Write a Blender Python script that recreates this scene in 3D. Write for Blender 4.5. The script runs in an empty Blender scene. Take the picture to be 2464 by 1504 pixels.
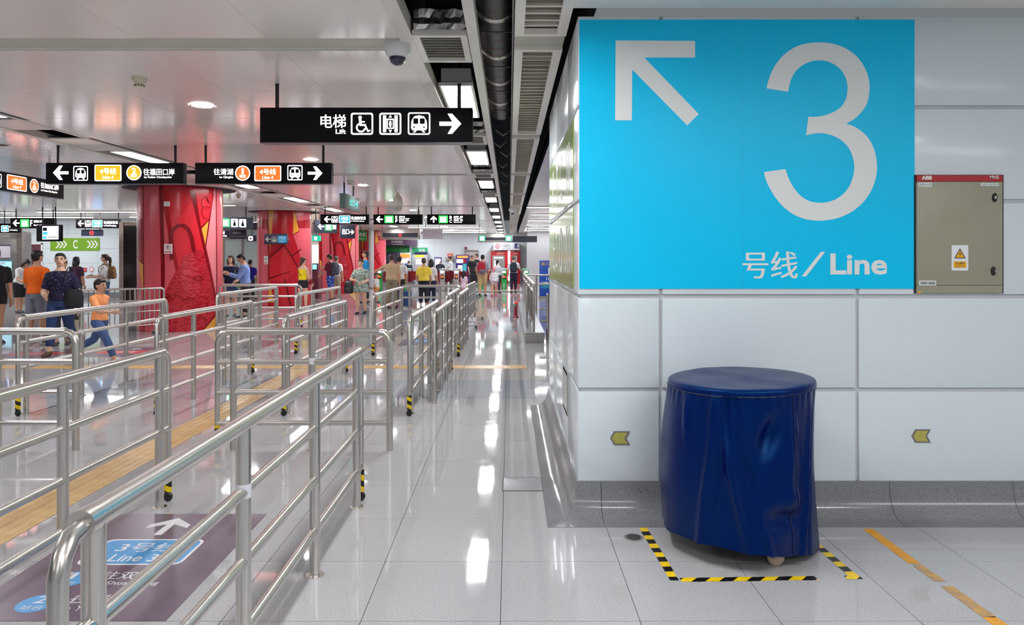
import bpy, bmesh, math, random
from mathutils import Vector, Matrix, Euler
random.seed(7)
S = bpy.context.scene
R = math.radians
# ------------------------------------------------------------------ camera
F, CX, CY, H = 1706.0, 1225.0, 621.0, 1.56          # focal length and vanishing point in pixels, eye height
cd = bpy.data.cameras.new('camera'); cam = bpy.data.objects.new('camera', cd); S.collection.objects.link(cam)
cd.sensor_width = 36.0; cd.lens = F / 2464 * 36
cd.shift_x = (1232 - CX) / 2464; cd.shift_y = -(752 - CY) / 2464
cd.clip_start = 0.05; cd.clip_end = 200
cam.location = (0, 0, H); cam.rotation_euler = (R(90), 0, 0)
S.camera = cam
# ------------------------------------------------------------------ world, exposure
w = bpy.data.worlds.new('world'); S.world = w; w.use_nodes = True
w.node_tree.nodes['Background'].inputs[0].default_value = (0.9, 0.95, 1, 1)
w.node_tree.nodes['Background'].inputs[1].default_value = 0.15
S.view_settings.view_transform = 'Standard'; S.view_settings.look = 'None'
S.view_settings.exposure = 0.41; S.view_settings.gamma = 1.0; S.view_settings.use_curve_mapping = False
S.cycles.diffuse_bounces = 10; S.cycles.glossy_bounces = 6; S.cycles.max_bounces = 14
LAMP = 34.0          # radiance of the ceiling luminaires
ZC = 3.10            # ceiling height
# ------------------------------------------------------------------ materials
MATS = {}
def mat(name, col=(.8, .8, .8), rough=.5, metal=0.0, spec=.5, emit=0.0, ecol=None, coat=0.0, sample=False, alpha=1.0, trans=0.0):
    if name in MATS: return MATS[name]
    m = bpy.data.materials.new(name); m.use_nodes = True
    b = m.node_tree.nodes['Principled BSDF']
    b.inputs['Base Color'].default_value = (*col, 1); b.inputs['Roughness'].default_value = rough
    b.inputs['Metallic'].default_value = metal; b.inputs['Specular IOR Level'].default_value = spec
    b.inputs['Coat Weight'].default_value = coat; b.inputs['Transmission Weight'].default_value = trans
    b.inputs['Alpha'].default_value = alpha
    if emit:
        b.inputs['Emission Color'].default_value = (*(ecol or col), 1); b.inputs['Emission Strength'].default_value = emit
        if not sample: m.cycles.emission_sampling = 'NONE'
    MATS[name] = m
    return m
def bsdf(m): return m.node_tree.nodes['Principled BSDF']
def srgb(r, g, b):
    f = lambda c: (c / 255 / 12.92) if c <= 10 else ((c / 255 + .055) / 1.055) ** 2.4
    return (f(r), f(g), f(b))
def nodes(m):
    nt = m.node_tree
    def N(t, **k):
        n = nt.nodes.new(t)
        for a, v in k.items():
            if a.startswith('i_'): n.inputs[int(a[2:]) if a[2:].isdigit() else a[2:].replace('_', ' ')].default_value = v
            else: setattr(n, a, v)
        return n
    return N, nt.links.new
def ramp(N, stops):
    r = N('ShaderNodeValToRGB'); e = r.color_ramp.elements
    while len(e) < len(stops): e.new(0.5)
    for el, (p, c) in zip(e, stops): el.position = p; el.color = (*c, 1)
    return r
def granite(name, c0, c1, c2, scale=140, rough=.12, vary=.05, bump=0.0, spec=.5):
    m = mat(name, c1, rough, spec=spec); N, L = nodes(m); b = bsdf(m)
    tc = N('ShaderNodeNewGeometry')
    n1 = N('ShaderNodeTexNoise', i_Scale=scale, i_Detail=3.0, i_Roughness=.7); L(tc.outputs['Position'], n1.inputs['Vector'])
    rp = ramp(N, [(.30, c0), (.47, c1), (.62, c1), (.74, c2)]); L(n1.outputs['Fac'], rp.inputs[0])
    n2 = N('ShaderNodeTexNoise', i_Scale=1.3, i_Detail=4.0); L(tc.outputs['Position'], n2.inputs['Vector'])
    oi = N('ShaderNodeObjectInfo')
    ad = N('ShaderNodeMath', operation='MULTIPLY_ADD'); L(oi.outputs['Random'], ad.inputs[0]); ad.inputs[1].default_value = vary; ad.inputs[2].default_value = 1 - vary / 2 - .06
    ad2 = N('ShaderNodeMath', operation='MULTIPLY_ADD'); L(n2.outputs['Fac'], ad2.inputs[0]); ad2.inputs[1].default_value = .12; L(ad.outputs[0], ad2.inputs[2])
    mx = N('ShaderNodeVectorMath', operation='SCALE'); L(rp.outputs[0], mx.inputs[0]); L(ad2.outputs[0], mx.inputs['Scale'])
    L(mx.outputs[0], b.inputs['Base Color'])
    n3 = N('ShaderNodeTexNoise', i_Scale=5.0, i_Detail=5.0); L(tc.outputs['Position'], n3.inputs['Vector'])
    mr = N('ShaderNodeMapRange', i_1=.3, i_2=.7, i_3=rough * .7, i_4=rough * 1.5); L(n3.outputs['Fac'], mr.inputs[0]); L(mr.outputs[0], b.inputs['Roughness'])
    return m
def noisy(name, c0, c1, scale=6, rough=.5, metal=0.0, spec=.5, r2=None, stretch=(1, 1, 1), coat=0.0):
    m = mat(name, c0, rough, metal, spec, coat=coat); N, L = nodes(m); b = bsdf(m)
    tc = N('ShaderNodeTexCoord'); mp = N('ShaderNodeMapping'); mp.inputs['Scale'].default_value = stretch; L(tc.outputs['Object'], mp.inputs[0])
    n1 = N('ShaderNodeTexNoise', i_Scale=scale, i_Detail=5.0); L(mp.outputs[0], n1.inputs['Vector'])
    rp = ramp(N, [(.35, c0), (.65, c1)]); L(n1.outputs['Fac'], rp.inputs[0]); L(rp.outputs[0], b.inputs['Base Color'])
    if r2 is not None:
        mr = N('ShaderNodeMapRange', i_1=.35, i_2=.65, i_3=rough, i_4=r2); L(n1.outputs['Fac'], mr.inputs[0]); L(mr.outputs[0], b.inputs['Roughness'])
    return m
def specks(name, base, spot, scale=40, thr=.62, rough=.8, stretch=(1, 1, 1), spot2=None):
    m = mat(name, base, rough); N, L = nodes(m); b = bsdf(m)
    tc = N('ShaderNodeTexCoord'); mp = N('ShaderNodeMapping'); mp.inputs['Scale'].default_value = stretch; L(tc.outputs['Object'], mp.inputs[0])
    n1 = N('ShaderNodeTexNoise', i_Scale=scale, i_Detail=1.0); L(mp.outputs[0], n1.inputs['Vector'])
    st = [(thr - .02, base), (thr + .02, spot)]
    if spot2: st = [(1 - thr - .02, spot2), (1 - thr + .02, base)] + st
    rp = ramp(N, st); L(n1.outputs['Fac'], rp.inputs[0]); L(rp.outputs[0], b.inputs['Base Color'])
    return m
def stripes(name, ca, cb, period, axis=(1, 0, 0), duty=.5, rough=.5):
    m = mat(name, ca, rough); N, L = nodes(m); b = bsdf(m)
    tc = N('ShaderNodeTexCoord'); dp = N('ShaderNodeVectorMath', operation='DOT_PRODUCT'); L(tc.outputs['Object'], dp.inputs[0]); dp.inputs[1].default_value = axis
    mu = N('ShaderNodeMath', operation='MULTIPLY'); L(dp.outputs['Value'], mu.inputs[0]); mu.inputs[1].default_value = 1 / period
    fr = N('ShaderNodeMath', operation='FRACT'); L(mu.outputs[0], fr.inputs[0])
    gt = N('ShaderNodeMath', operation='GREATER_THAN'); L(fr.outputs[0], gt.inputs[0]); gt.inputs[1].default_value = duty
    mx = N('ShaderNodeMix', data_type='RGBA'); L(gt.outputs[0], mx.inputs[0]); mx.inputs[6].default_value = (*ca, 1); mx.inputs[7].default_value = (*cb, 1)
    n1 = N('ShaderNodeTexNoise', i_Scale=30.0, i_Detail=4.0); L(tc.outputs['Object'], n1.inputs['Vector'])
    mm = N('ShaderNodeMapRange', i_1=.3, i_2=.7, i_3=.85, i_4=1.1); L(n1.outputs['Fac'], mm.inputs[0])
    sc = N('ShaderNodeVectorMath', operation='SCALE'); L(mx.outputs[2], sc.inputs[0]); L(mm.outputs[0], sc.inputs['Scale']); L(sc.outputs[0], b.inputs['Base Color'])
    return m
STEEL = mat('stainless_steel', (.66, .63, .59), .27, 1.0)
STEELD = noisy('brushed_steel_panel', (.36, .33, .31), (.45, .41, .39), 3, .3, 1.0, r2=.4, stretch=(1, 1, 12))
TILE = granite('pale_granite_tile', (.19, .19, .205), (.455, .45, .455), (.61, .60, .60), 170, .045, spec=.42)
BAND = granite('grey_granite_tile', (.17, .20, .24), (.37, .40, .44), (.50, .52, .55), 170, .045, spec=.42)
COVE = granite('dark_speckled_granite', (.03, .035, .04), (.23, .235, .245), (.55, .55, .56), 200, .14)
GROUT = mat('dark_joint', (.06, .06, .06), .8)
PANEL = noisy('white_enamel_panel', (.67, .745, .775), (.69, .765, .795), 1.2, .15, spec=.35)
PANELG = mat('panel_joint_grey', (.55, .56, .57), .4)
CEIL = noisy('coated_ceiling_panel', (.90, .84, .80), (.92, .86, .82), 1.5, .19, spec=.85)
CEILR = noisy('cream_ceiling_metal', (.90, .86, .79), (.92, .88, .81), 2, .4)
CEILG = mat('ceiling_joint_grey', (.56, .54, .47), .6)
TRIM = mat('cream_trim_metal', (.78, .74, .69), .35)
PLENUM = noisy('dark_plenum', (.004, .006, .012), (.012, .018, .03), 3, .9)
BLACK = mat('black_plastic', (.012, .011, .014), .35)
BLACKM = mat('matt_black_metal', (.02, .015, .022), .45)
SIGNK = mat('sign_black', (.004, .003, .005), .4, spec=.15)
WHITE = mat('white_paint', (.82, .82, .80), .45)
LITW = mat('lit_white', (1, 1, 1), .5, emit=2.6, ecol=(1, .93, 1))
LITO = mat('lit_orange', (1, .3, .02), .5, emit=1.5, ecol=(1, .24, .004))
LITR = mat('lit_red_orange', (1, .14, .02), .5, emit=1.5, ecol=(1, .085, .01))
LITG = mat('lit_green', (.05, .8, .15), .5, emit=.85, ecol=(.05, .78, .10))
LITB = mat('lit_blue', (.05, .5, .95), .5, emit=1.0, ecol=(.03, .30, .85))
LITRED = mat('lit_red', (1, .03, .02), .5, emit=1.8, ecol=(1, .03, .02))
LAMPM = mat('luminaire_diffuser', (1, 1, 1), .5, emit=LAMP, ecol=(.97, .97, 1), sample=True)
DOWNM = mat('downlight_diffuser', (1, 1, 1), .5, emit=LAMP, ecol=(.97, .97, 1), sample=True)
# ------------------------------------------------------------------ geometry helpers
def P(px, py, Y): return Vector(((px - CX) * Y / F, Y, H - (py - CY) * Y / F))
def PX(px, Y): return (px - CX) * Y / F
def PZ(py, Y): return H - (py - CY) * Y / F
COL = S.collection
class MB:
    def __init__(s): s.v = []; s.f = []
    def add(s, vs, fs):
        o = len(s.v); s.v += [tuple(v) for v in vs]; s.f += [tuple(i + o for i in f) for f in fs]; return s
    def box(s, x0, x1, y0, y1, z0, z1):
        return s.add([(x0, y0, z0), (x1, y0, z0), (x1, y1, z0), (x0, y1, z0), (x0, y0, z1), (x1, y0, z1), (x1, y1, z1), (x0, y1, z1)],
                     [(0, 3, 2, 1), (4, 5, 6, 7), (0, 1, 5, 4), (1, 2, 6, 5), (2, 3, 7, 6), (3, 0, 4, 7)])
    def cbox(s, x0, x1, y0, y1, z0, z1, c):
        """a box with chamfered edges"""
        bm = bmesh.new(); bmesh.ops.create_cube(bm, size=1)
        for v in bm.verts: v.co = Vector((x0 + (v.co.x + .5) * (x1 - x0), y0 + (v.co.y + .5) * (y1 - y0), z0 + (v.co.z + .5) * (z1 - z0)))
        bmesh.ops.bevel(bm, geom=bm.edges[:], offset=c, segments=2, affect='EDGES', profile=.6)
        bm.verts.index_update(); s.add([v.co.copy() for v in bm.verts], [[v.index for v in f.verts] for f in bm.faces]); bm.free(); return s
    def ring(s, c, a, b, n):
        return [Vector(c) + Vector(a) * math.cos(2 * math.pi * k / n) + Vector(b) * math.sin(2 * math.pi * k / n) for k in range(n)]
    def loft(s, rings, cap=True):
        n = len(rings[0]); vs = [p for r in rings for p in r]; fs = []
        for i in range(len(rings) - 1):
            for k in range(n):
                fs.append((i * n + k, i * n + (k + 1) % n, (i + 1) * n + (k + 1) % n, (i + 1) * n + k))
        if cap: fs += [tuple(range(n - 1, -1, -1)), tuple((len(rings) - 1) * n + k for k in range(n))]
        return s.add(vs, fs)
    def tube(s, pts, rad, n=12, flat=1.0, cap=True):
        pts = [Vector(p) for p in pts]; rad = rad if isinstance(rad, (list, tuple)) else [rad] * len(pts)
        rings = []; up = None
        for i, p in enumerate(pts):
            t = ((pts[min(i + 1, len(pts) - 1)] - p).normalized() + (p - pts[max(i - 1, 0)]).normalized()).normalized()
            if up is None:
                up = Vector((0, 0, 1)) if abs(t.z) < .9 else Vector((0, 1, 0))
            a = up.cross(t).normalized(); b = t.cross(a).normalized(); up = b
            sc = 1.0
            if 0 < i < len(pts) - 1:
                c = (pts[i + 1] - p).normalized().dot((p - pts[i - 1]).normalized()); sc = 1 / max(.5, math.sqrt(max(.05, (1 + c) / 2)))
                sc = min(sc, 1.25)
            rings.append(s.ring(p, a * rad[i] * sc, b * rad[i] * flat * sc, n))
        return s.loft(rings, cap)
    def ell(s, c, rx, ry, rz, n=16, m=10, rot=None):
        vs = []; fs = []; c = Vector(c); M = rot or Matrix.Identity(3)
        for j in range(1, m):
            t = math.pi * j / m
            for k in range(n):
                a = 2 * math.pi * k / n; vs.append(c + M @ Vector((rx * math.sin(t) * math.cos(a), ry * math.sin(t) * math.sin(a), rz * math.cos(t))))
        vs += [c + M @ Vector((0, 0, rz)), c + M @ Vector((0, 0, -rz))]; top = len(vs) - 2
        for j in range(m - 2):
            for k in range(n): fs.append((j * n + k, (j + 1) * n + k, (j + 1) * n + (k + 1) % n, j * n + (k + 1) % n))
        for k in range(n): fs += [(top, k, (k + 1) % n), (top + 1, (m - 2) * n + (k + 1) % n, (m - 2) * n + k)]
        return s.add(vs, fs)
    def lathe(s, c, prof, n=24, axis='z', cap=True):
        c = Vector(c); rings = []
        for r, h in prof:
            rings.append([c + (Vector((r * math.cos(2 * math.pi * k / n), r * math.sin(2 * math.pi * k / n), h)) if axis == 'z' else
                               Vector((r * math.cos(2 * math.pi * k / n), h, r * math.sin(2 * math.pi * k / n)))) for k in range(n)])
        return s.loft(rings, cap)
    def poly(s, pts, d=0.0, fn=None):
        """flat polygon from (u,v) pairs; fn maps (u,v,w) to 3-D; d = thickness"""
        fn = fn or (lambda u, v, w: (u, w, v)); n = len(pts)
        if d == 0: return s.add([fn(u, v, 0) for u, v in pts], [tuple(range(n))])
        vs = [fn(u, v, 0) for u, v in pts] + [fn(u, v, d) for u, v in pts]
        return s.add(vs, [tuple(range(n)), tuple(range(2 * n - 1, n - 1, -1))] + [(k, k + n, (k + 1) % n + n, (k + 1) % n) for k in range(n)])
    def build(s, name, m, parent=None, smooth=False, world=True, fix=True):
        me = bpy.data.meshes.new(name); off = Vector((0, 0, 0))
        if parent is not None and world:
            p = parent
            while p is not None: off = off + p.location; p = p.parent
        me.from_pydata([Vector(v) - off for v in s.v], [], s.f)
        if fix:
            bm = bmesh.new(); bm.from_mesh(me); bmesh.ops.recalc_face_normals(bm, faces=bm.faces); bm.to_mesh(me); bm.free()
        if m is not None: me.materials.append(m)
        if smooth:
            me.polygons.foreach_set('use_smooth', [True] * len(me.polygons))
            me.set_sharp_from_angle(angle=R(smooth if smooth is not True else 40))
        o = bpy.data.objects.new(name, me); COL.objects.link(o); o.parent = parent
        return o
def smooth_mesh(me, ang=40):
    me.polygons.foreach_set('use_smooth', [True] * len(me.polygons)); me.set_sharp_from_angle(angle=R(ang))
def tag(o, label=None, cat=None, group=None, kind=None):
    for k, v in (('label', label), ('category', cat), ('group', group), ('kind', kind)):
        if v: o[k] = v
    return o
def thing(name, label, cat, loc=(0, 0, 0), rz=0.0, group=None):
    o = bpy.data.objects.new(name, None); COL.objects.link(o); o.location = loc; o.rotation_euler = (0, 0, rz); o.empty_display_size = .1
    return tag(o, label, cat, group)
def struct(name, b, m, parent=None, smooth=False):
    o = b.build(name, m, parent, smooth)
    if parent is None: o['kind'] = 'structure'
    return o
def inst(me, name, parent, loc, rot=(0, 0, 0), scale=(1, 1, 1)):
    o = bpy.data.objects.new(name, me); COL.objects.link(o); o.parent = parent; o.location = loc; o.rotation_euler = rot; o.scale = scale
    return o
def dup(root, loc, rz=0.0, label=None):
    r = root.copy(); COL.objects.link(r); r.location = loc; r.rotation_euler = (0, 0, rz)
    if label: r['label'] = label
    for ch in list(root.children):
        c = ch.copy(); COL.objects.link(c); c.parent = r
        for g in ch.children: d = g.copy(); COL.objects.link(d); d.parent = c
    return r
# ---- lettering: a text becomes a flat mesh fitted into a box of a sign face
_tc = {}
_SC2 = bpy.data.scenes.new('workbench')             # scratch scene: letters and bodies are evaluated here, then it is removed
def evaluate(o):
    _SC2.collection.objects.link(o); vl = _SC2.view_layers[0]; vl.update()
    me = bpy.data.meshes.new_from_object(o.evaluated_get(vl.depsgraph)); return me
def text_mesh(body, bold):
    k = (body, bold)
    if k not in _tc:
        c = bpy.data.curves.new('lettering', 'FONT'); c.body = body; c.offset = bold; c.resolution_u = 3
        o = bpy.data.objects.new('lettering', c)
        me = evaluate(o)
        _tc[k] = ([v.co.copy() for v in me.vertices], [tuple(p.vertices) for p in me.polygons])
        bpy.data.objects.remove(o); bpy.data.curves.remove(c); bpy.data.meshes.remove(me)
    return _tc[k]
def letter(b, body, u0, u1, v0, v1, fn, bold=.012, shear=0.0):
    cjk = any(ord(c) > 0x2E80 for c in body); vs, fs = text_mesh(body, 0.0 if cjk else bold)
    xs = [v.x for v in vs]; ys = [v.y for v in vs]; a0, a1, b0, b1 = min(xs), max(xs), min(ys), max(ys)
    sx = (u1 - u0) / (a1 - a0); sy = (v1 - v0) / (b1 - b0)
    for d in ((-1, 0, 1) if cjk and bold > .003 else (0,)):      # Chinese characters are emboldened by close copies: an outline offset would fill their counters
        b.add([fn(u0 + (v.x - a0) * sx + shear * (v.y - b0) * sy + d * bold * sx * .9, v0 + (v.y - b0) * sy, (d + 1) * .0002) for v in vs], fs)
    return b
def flatfn(y): return lambda u, v, w: (u, y - w, v)          # a face looking towards -Y
def rrect(u0, u1, v0, v1, r, n=4):
    out = []
    for cx, cy, a in ((u1 - r, v1 - r, 0), (u0 + r, v1 - r, 90), (u0 + r, v0 + r, 180), (u1 - r, v0 + r, 270)):
        for k in range(n + 1):
            t = R(a + 90 * k / n); out.append((cx + r * math.cos(t), cy + r * math.sin(t)))
    return out
def circ(u, v, r, n=24, r2=None): return [(u + r * math.cos(2 * math.pi * k / n), v + (r2 or r) * math.sin(2 * math.pi * k / n)) for k in range(n)]
def frame(b, outer, inner, fn):
    n = len(outer); return b.add([fn(u, v, 0) for u, v in outer + inner], [(k, (k + 1) % n, n + (k + 1) % n, n + k) for k in range(n)])
def arrow(b, cx, cy, s, ang, fn, t=.13):
    """arrow of overall size s pointing along ang"""
    A = R(ang); ca, sa = math.cos(A), math.sin(A); h = s / 2; k = t * s
    pl = [(h, 0), (h - .42 * s - .0, .46 * s), (h - .42 * s - k * 1.35, .46 * s), (h - k * 1.9 - .12 * s, k * .62), (-h, k * .62), (-h, -k * .62), (h - k * 1.9 - .12 * s, -k * .62),
          (h - .42 * s - k * 1.35, -.46 * s), (h - .42 * s, -.46 * s)]
    for q in (pl[0:4] , [pl[0], pl[6], pl[7], pl[8]], [pl[3], pl[4], pl[5], pl[6], pl[0]]):
        b.poly([(cx + u * ca - v * sa, cy + u * sa + v * ca) for u, v in q], 0, fn)
    return b
def curve(pts, n=6):
    pts = [Vector(p) for p in pts]; out = []
    for i in range(len(pts) - 1):
        a, b, c, d = pts[max(0, i - 1)], pts[i], pts[i + 1], pts[min(len(pts) - 1, i + 2)]
        for k in range(n):
            t = k / n; out.append(.5 * (2 * b + (c - a) * t + (2 * a - 5 * b + 4 * c - d) * t * t + (3 * b - a - 3 * c + d) * t ** 3))
    return out + [pts[-1]]
ORD = ['first', 'second', 'third', 'fourth', 'fifth', 'sixth', 'seventh', 'eighth', 'ninth', 'tenth', 'eleventh', 'twelfth']
# ================================================================== FLOOR
b = MB().box(-22, 9, -9, 46, -.12, -.006); floor = struct('floor', b, GROUT)
TX, TY, TS, TR = -.037, 3.045, .600, .602
def tile_mesh(name, m):
    b = MB().box(-TS / 2 + .0016, TS / 2 - .0016, -TR / 2 + .0016, TR / 2 - .0016, -.02, 0)
    me = bpy.data.meshes.new(name); me.from_pydata(b.v, [], b.f); me.materials.append(m); return me
tm, bmh = tile_mesh('floor_tile', TILE), tile_mesh('grey_floor_tile', BAND)
cells = []
for r in range(-20, 71):
    for c in range(-37, 15):
        x, y = TX + (c + .5) * TS, TY + (r + .5) * TR
        band = r % 12 in (8, 9)
        vis = 0
        if y > TY:
            px0 = CX + F * (x + .3 * (1 if x < 0 else -1)) / (y + .3); py = CY + F * H / (y - .3)
            vis = (-150 < px0 < 2560) and not (x > .5 and y > 4.5)
        cells.append((0 if vis else 1, y if vis else 0, x, y, band))
cells.sort(key=lambda t: (t[0], t[1], abs(t[2])))
far = {False: MB(), True: MB()}
for i, (nv, k, x, y, band) in enumerate(cells):
    if i < 290:
        inst(bmh if band else tm, 'floor_tile', floor, (x, y, 0))
    else:
        g = .0016; far[band].add([(x - TS / 2 + g, y - TR / 2 + g, 0), (x + TS / 2 - g, y - TR / 2 + g, 0), (x + TS / 2 - g, y + TR / 2 - g, 0), (x - TS / 2 + g, y + TR / 2 - g, 0)], [(0, 1, 2, 3)])
tag(far[False].build('distant_tiling', TILE, floor), kind='stuff'); tag(far[True].build('distant_banding', BAND, floor), kind='stuff')
# tactile guide path
TACT = noisy('ochre_tactile_ceramic', (.52, .32, .12), (.64, .42, .17), 7, .3)
b = MB().box(-.1485, .1485, -.1485, .1485, 0, .0025)
for k in range(4):
    u = -.105 + k * .07; b.add([(u - .017, -.14, .0025), (u + .017, -.14, .0025), (u + .017, .14, .0025), (u - .017, .14, .0025), (u - .01, -.132, .0065), (u + .01, -.132, .0065), (u + .01, .132, .0065), (u - .01, .132, .0065)],
        [(4, 5, 6, 7), (0, 1, 5, 4), (1, 2, 6, 5), (2, 3, 7, 6), (3, 0, 4, 7)])
tac = bpy.data.meshes.new('tactile_tile'); tac.from_pydata(b.v, [], b.f); tac.materials.append(TACT)
for k in range(26): inst(tac, 'tactile_tile', floor, (-2.91, 2.3 + k * .3, .0003))
for k in range(36): inst(tac, 'tactile_tile', floor, (-10.4 + k * .3, 10.15, .0003), (0, 0, R(90)))
# ================================================================== CEILING
BAY, G0, G1 = 7.95, 4.97, 5.27
b = MB()
for bay in range(-2, 5): b.box(-5.41, -.763, max(-9, 5.27 + bay * 7.95), min(44.2, 4.97 + (bay + 1) * 7.95), 3.109, 3.2)
b.box(-5.41, -.763, -9, 44.2, 3.19, 3.22)
ceiling = struct('ceiling', b, mat('ceiling_seam_white', (.93, .92, .88), .5))
pw, pl = (5.41 - .763) / 5, (BAY - .3) / 6
bb = MB().box(-pw / 2 + .002, pw / 2 - .002, -pl / 2 + .002, pl / 2 - .002, 0, .006)
pm = bpy.data.meshes.new('ceiling_panel'); pm.from_pydata(bb.v, [], bb.f); pm.materials.append(CEIL)
for bay in range(-2, 5):
    y0 = G1 + bay * BAY
    for j in range(6):
        yc = y0 + (j + .5) * pl
        if yc > 44 or yc < -8.5: continue
        for i in range(5):
            inst(pm, 'ceiling_panel', ceiling, (-5.41 + (i + .5) * pw, yc, ZC + random.uniform(0, .0012)), (random.uniform(-.0009, .0009), random.uniform(-.0012, .0012), 0))
for bay in range(-1, 5): MB().box(-5.41, -.763, G0 + bay * BAY, G1 + bay * BAY, 3.122, 3.14).build('joint_strip', CEILG, ceiling)
# trims, beams and dark plenum of the two light slots
struct('trim_1', MB().box(-.763, -.667, -9, 44, 3.085, 3.20), TRIM)
struct('trim_2', MB().box(-.279, -.210, -9, 44, 3.06, 3.16), TRIM)
struct('trim_3', MB().box(-5.44, -5.405, -9, 44, 3.09, 3.24), TRIM)
struct('trim_4', MB().box(-6.06, -5.95, -9, 44, 3.085, 3.17), TRIM)
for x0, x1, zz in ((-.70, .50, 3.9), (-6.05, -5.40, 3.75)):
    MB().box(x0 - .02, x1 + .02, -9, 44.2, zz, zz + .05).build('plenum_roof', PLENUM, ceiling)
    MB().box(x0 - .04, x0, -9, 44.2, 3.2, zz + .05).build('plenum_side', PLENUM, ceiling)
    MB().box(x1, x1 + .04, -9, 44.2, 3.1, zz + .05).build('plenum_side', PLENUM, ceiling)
# right-hand ceiling: cream louvre panels beside the sign wall, plain soffit in front of it
ZR = 3.06
struct('ceiling_soffit', MB().box(.385, 9, -9, 4.255, ZR, 3.12), CEILR)
struct('ceiling_right', MB().box(.5, 9, 7.6, 44.2, 3.13, 3.2), CEILG)
MB().box(.037, .385, -9, 44.2, 3.115, 3.15).build('louvre_backing', mat('louvre_backing_beige', (.52, .48, .42), .7), ceiling)
sb = MB().add([(-.12, -.032, -.008), (.12, -.032, -.008), (.12, .032, .014), (-.12, .032, .014), (-.12, -.032, -.002), (.12, -.032, -.002), (.12, .032, .02), (-.12, .032, .02)],
              [(0, 3, 2, 1), (4, 5, 6, 7), (0, 1, 5, 4), (1, 2, 6, 5), (2, 3, 7, 6), (3, 0, 4, 7)])
slat = bpy.data.meshes.new('slat'); slat.from_pydata(sb.v, [], sb.f); slat.materials.append(CEILR)
for i, (y0, y1) in enumerate(((1.3, 4.80), (5.11, 8.62), (8.90, 12.55), (12.85, 16.5), (16.8, 20.4), (20.7, 24.3))):
    t = thing('ceiling_louvre', 'cream slatted ceiling louvre panel above the sign wall, %s from the camera' % ORD[i], 'louvre', (.21, y0, ZR), group='louvre panels in the ceiling')
    for nm, bx in (('frame_side', (.037, .10)), ('frame_side', (.32, .385))):
        MB().box(bx[0], bx[1], y0, y1, ZR, ZR + .04).build(nm, CEILR, t)
    for a, c in ((y0, y0 + .05), (y1 - .05, y1)): MB().box(.10, .32, a, c, ZR, ZR + .04).build('frame_end', CEILR, t)
    n = int((y1 - y0 - .12) / .12)
    if i < 3:
        for k in range(n): inst(slat, 'slat', t, (0, .10 + k * .12 + random.uniform(-.01, .01), .012), (0, 0, random.uniform(-.02, .02)), (.92, 1.25, 1))
    else:
        q = MB()
        for k in range(n): q.add([(v[0] * .92 + .21, v[1] + y0 + .1 + k * .12, v[2] + ZR + .012) for v in sb.v], sb.f)
        tag(q.build('slat_row', CEILR, t), kind='stuff')
for y in (4.955, 8.76, 12.7, 16.65, 20.55): MB().box(.037, .385, y - .155, y + .155, 3.085, 3.1).build('louvre_joint_strip', CEILG, ceiling)
# louvred ceilings on the far left and beyond the pillar: hundreds of thin slats
def slat_field(name, x0, x1, y0, y1, step=.11, holes=()):
    q = MB(); y = y0
    while y < y1:
        q.box(x0, x1, y, y + step * .8, ZC, ZC + .03); y += step
    return q
# columns stand through the far-left ceiling
struct('ceiling_left', MB().box(-22, -6.06, -9, 44.2, 3.15, 3.2), CEILG)
tag(slat_field('', -22, -6.06, -1, 44).build('ceiling_slat_field', CEIL, bpy.data.objects['ceiling_left']), kind='stuff')
tag(slat_field('', .5, 9, 7.6, 44, .13).build('ceiling_slat_field', CEIL, bpy.data.objects['ceiling_right']), kind='stuff')
for o in bpy.data.objects:
    if o.name.startswith('ceiling_soffit') or o.name.startswith('ceiling_right') or o.name.startswith('ceiling_left'): o['kind'] = 'structure'
# ================================================================== SIGN WALL (pillar)
WX, WY, WE = .418, 4.30, 7.35
b = MB().box(WX + .016, 9, WY + .016, WE - .016, 0.1, 3.03)
wall = struct('wall_right', b, PANELG)
ZS = [.2065, .761, 1.328, 1.905, 2.475, 3.037]; XS = [WX, .920, 2.112, 3.304, 4.496, 5.688]
for i in range(len(XS) - 1):
    for j in range(5):
        x0, x1, z0, z1 = XS[i], XS[i + 1], ZS[j], ZS[j + 1]
        q = MB().cbox(x0 + (.0 if i == 0 else .011), x1 - .011, WY, WY + .03, z0 + (.012 if j else 0), z1 - .012, .003)
        q.build('wall_panel', PANEL, wall, 30)
YS = [WY + .002, 5.05, 6.2, WE]
for i in range(3):
    for j in range(5):
        MB().cbox(WX, WX + .03, YS[i] + (.006 if i else .03), YS[i + 1] - .006, ZS[j] + (.012 if j else 0), ZS[j + 1] - .012, .003).build('wall_panel', PANEL, wall, 30)
MB().box(WX, 9, WE - .03, WE, .2, 3.03).build('wall_panel', PANEL, wall)
# curved granite skirting
PR = [(.195, -.002), (.195, .003), (.13, .006), (.095, .014), (.065, .032), (.040, .062), (.022, .105), (.012, .15), (.010, .21), (-.03, .21), (-.03, -.002)]
def cove(stations): 
    rings = []
    for k, a in stations:
        if k == 'f': rings.append([(a, WY - o, z) for o, z in PR])
        elif k == 's': rings.append([(WX - o, a, z) for o, z in PR])
        else: rings.append([(WX - o, WY - o, z) for o, z in PR])
    return MB().loft(rings)
tb = thing('baseboard_right', None, None); tb['kind'] = 'structure'
for st in ((('s', 5.10), ('c', 0), ('f', .555)), (('f', .558), ('f', 1.42)), (('f', 1.423), ('f', 2.30)), (('f', 2.303), ('f', 3.05)), (('f', 3.053), ('f', 4.9)), (('s', 6.25), ('s', 5.103)), (('s', 7.5), ('s', 6.253))):
    cove(st).build('skirting_stone', COVE, tb, 35)
for x0, x1 in ((.555, 1.42), (1.423, 2.3), (2.303, 3.05)): pass
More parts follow.
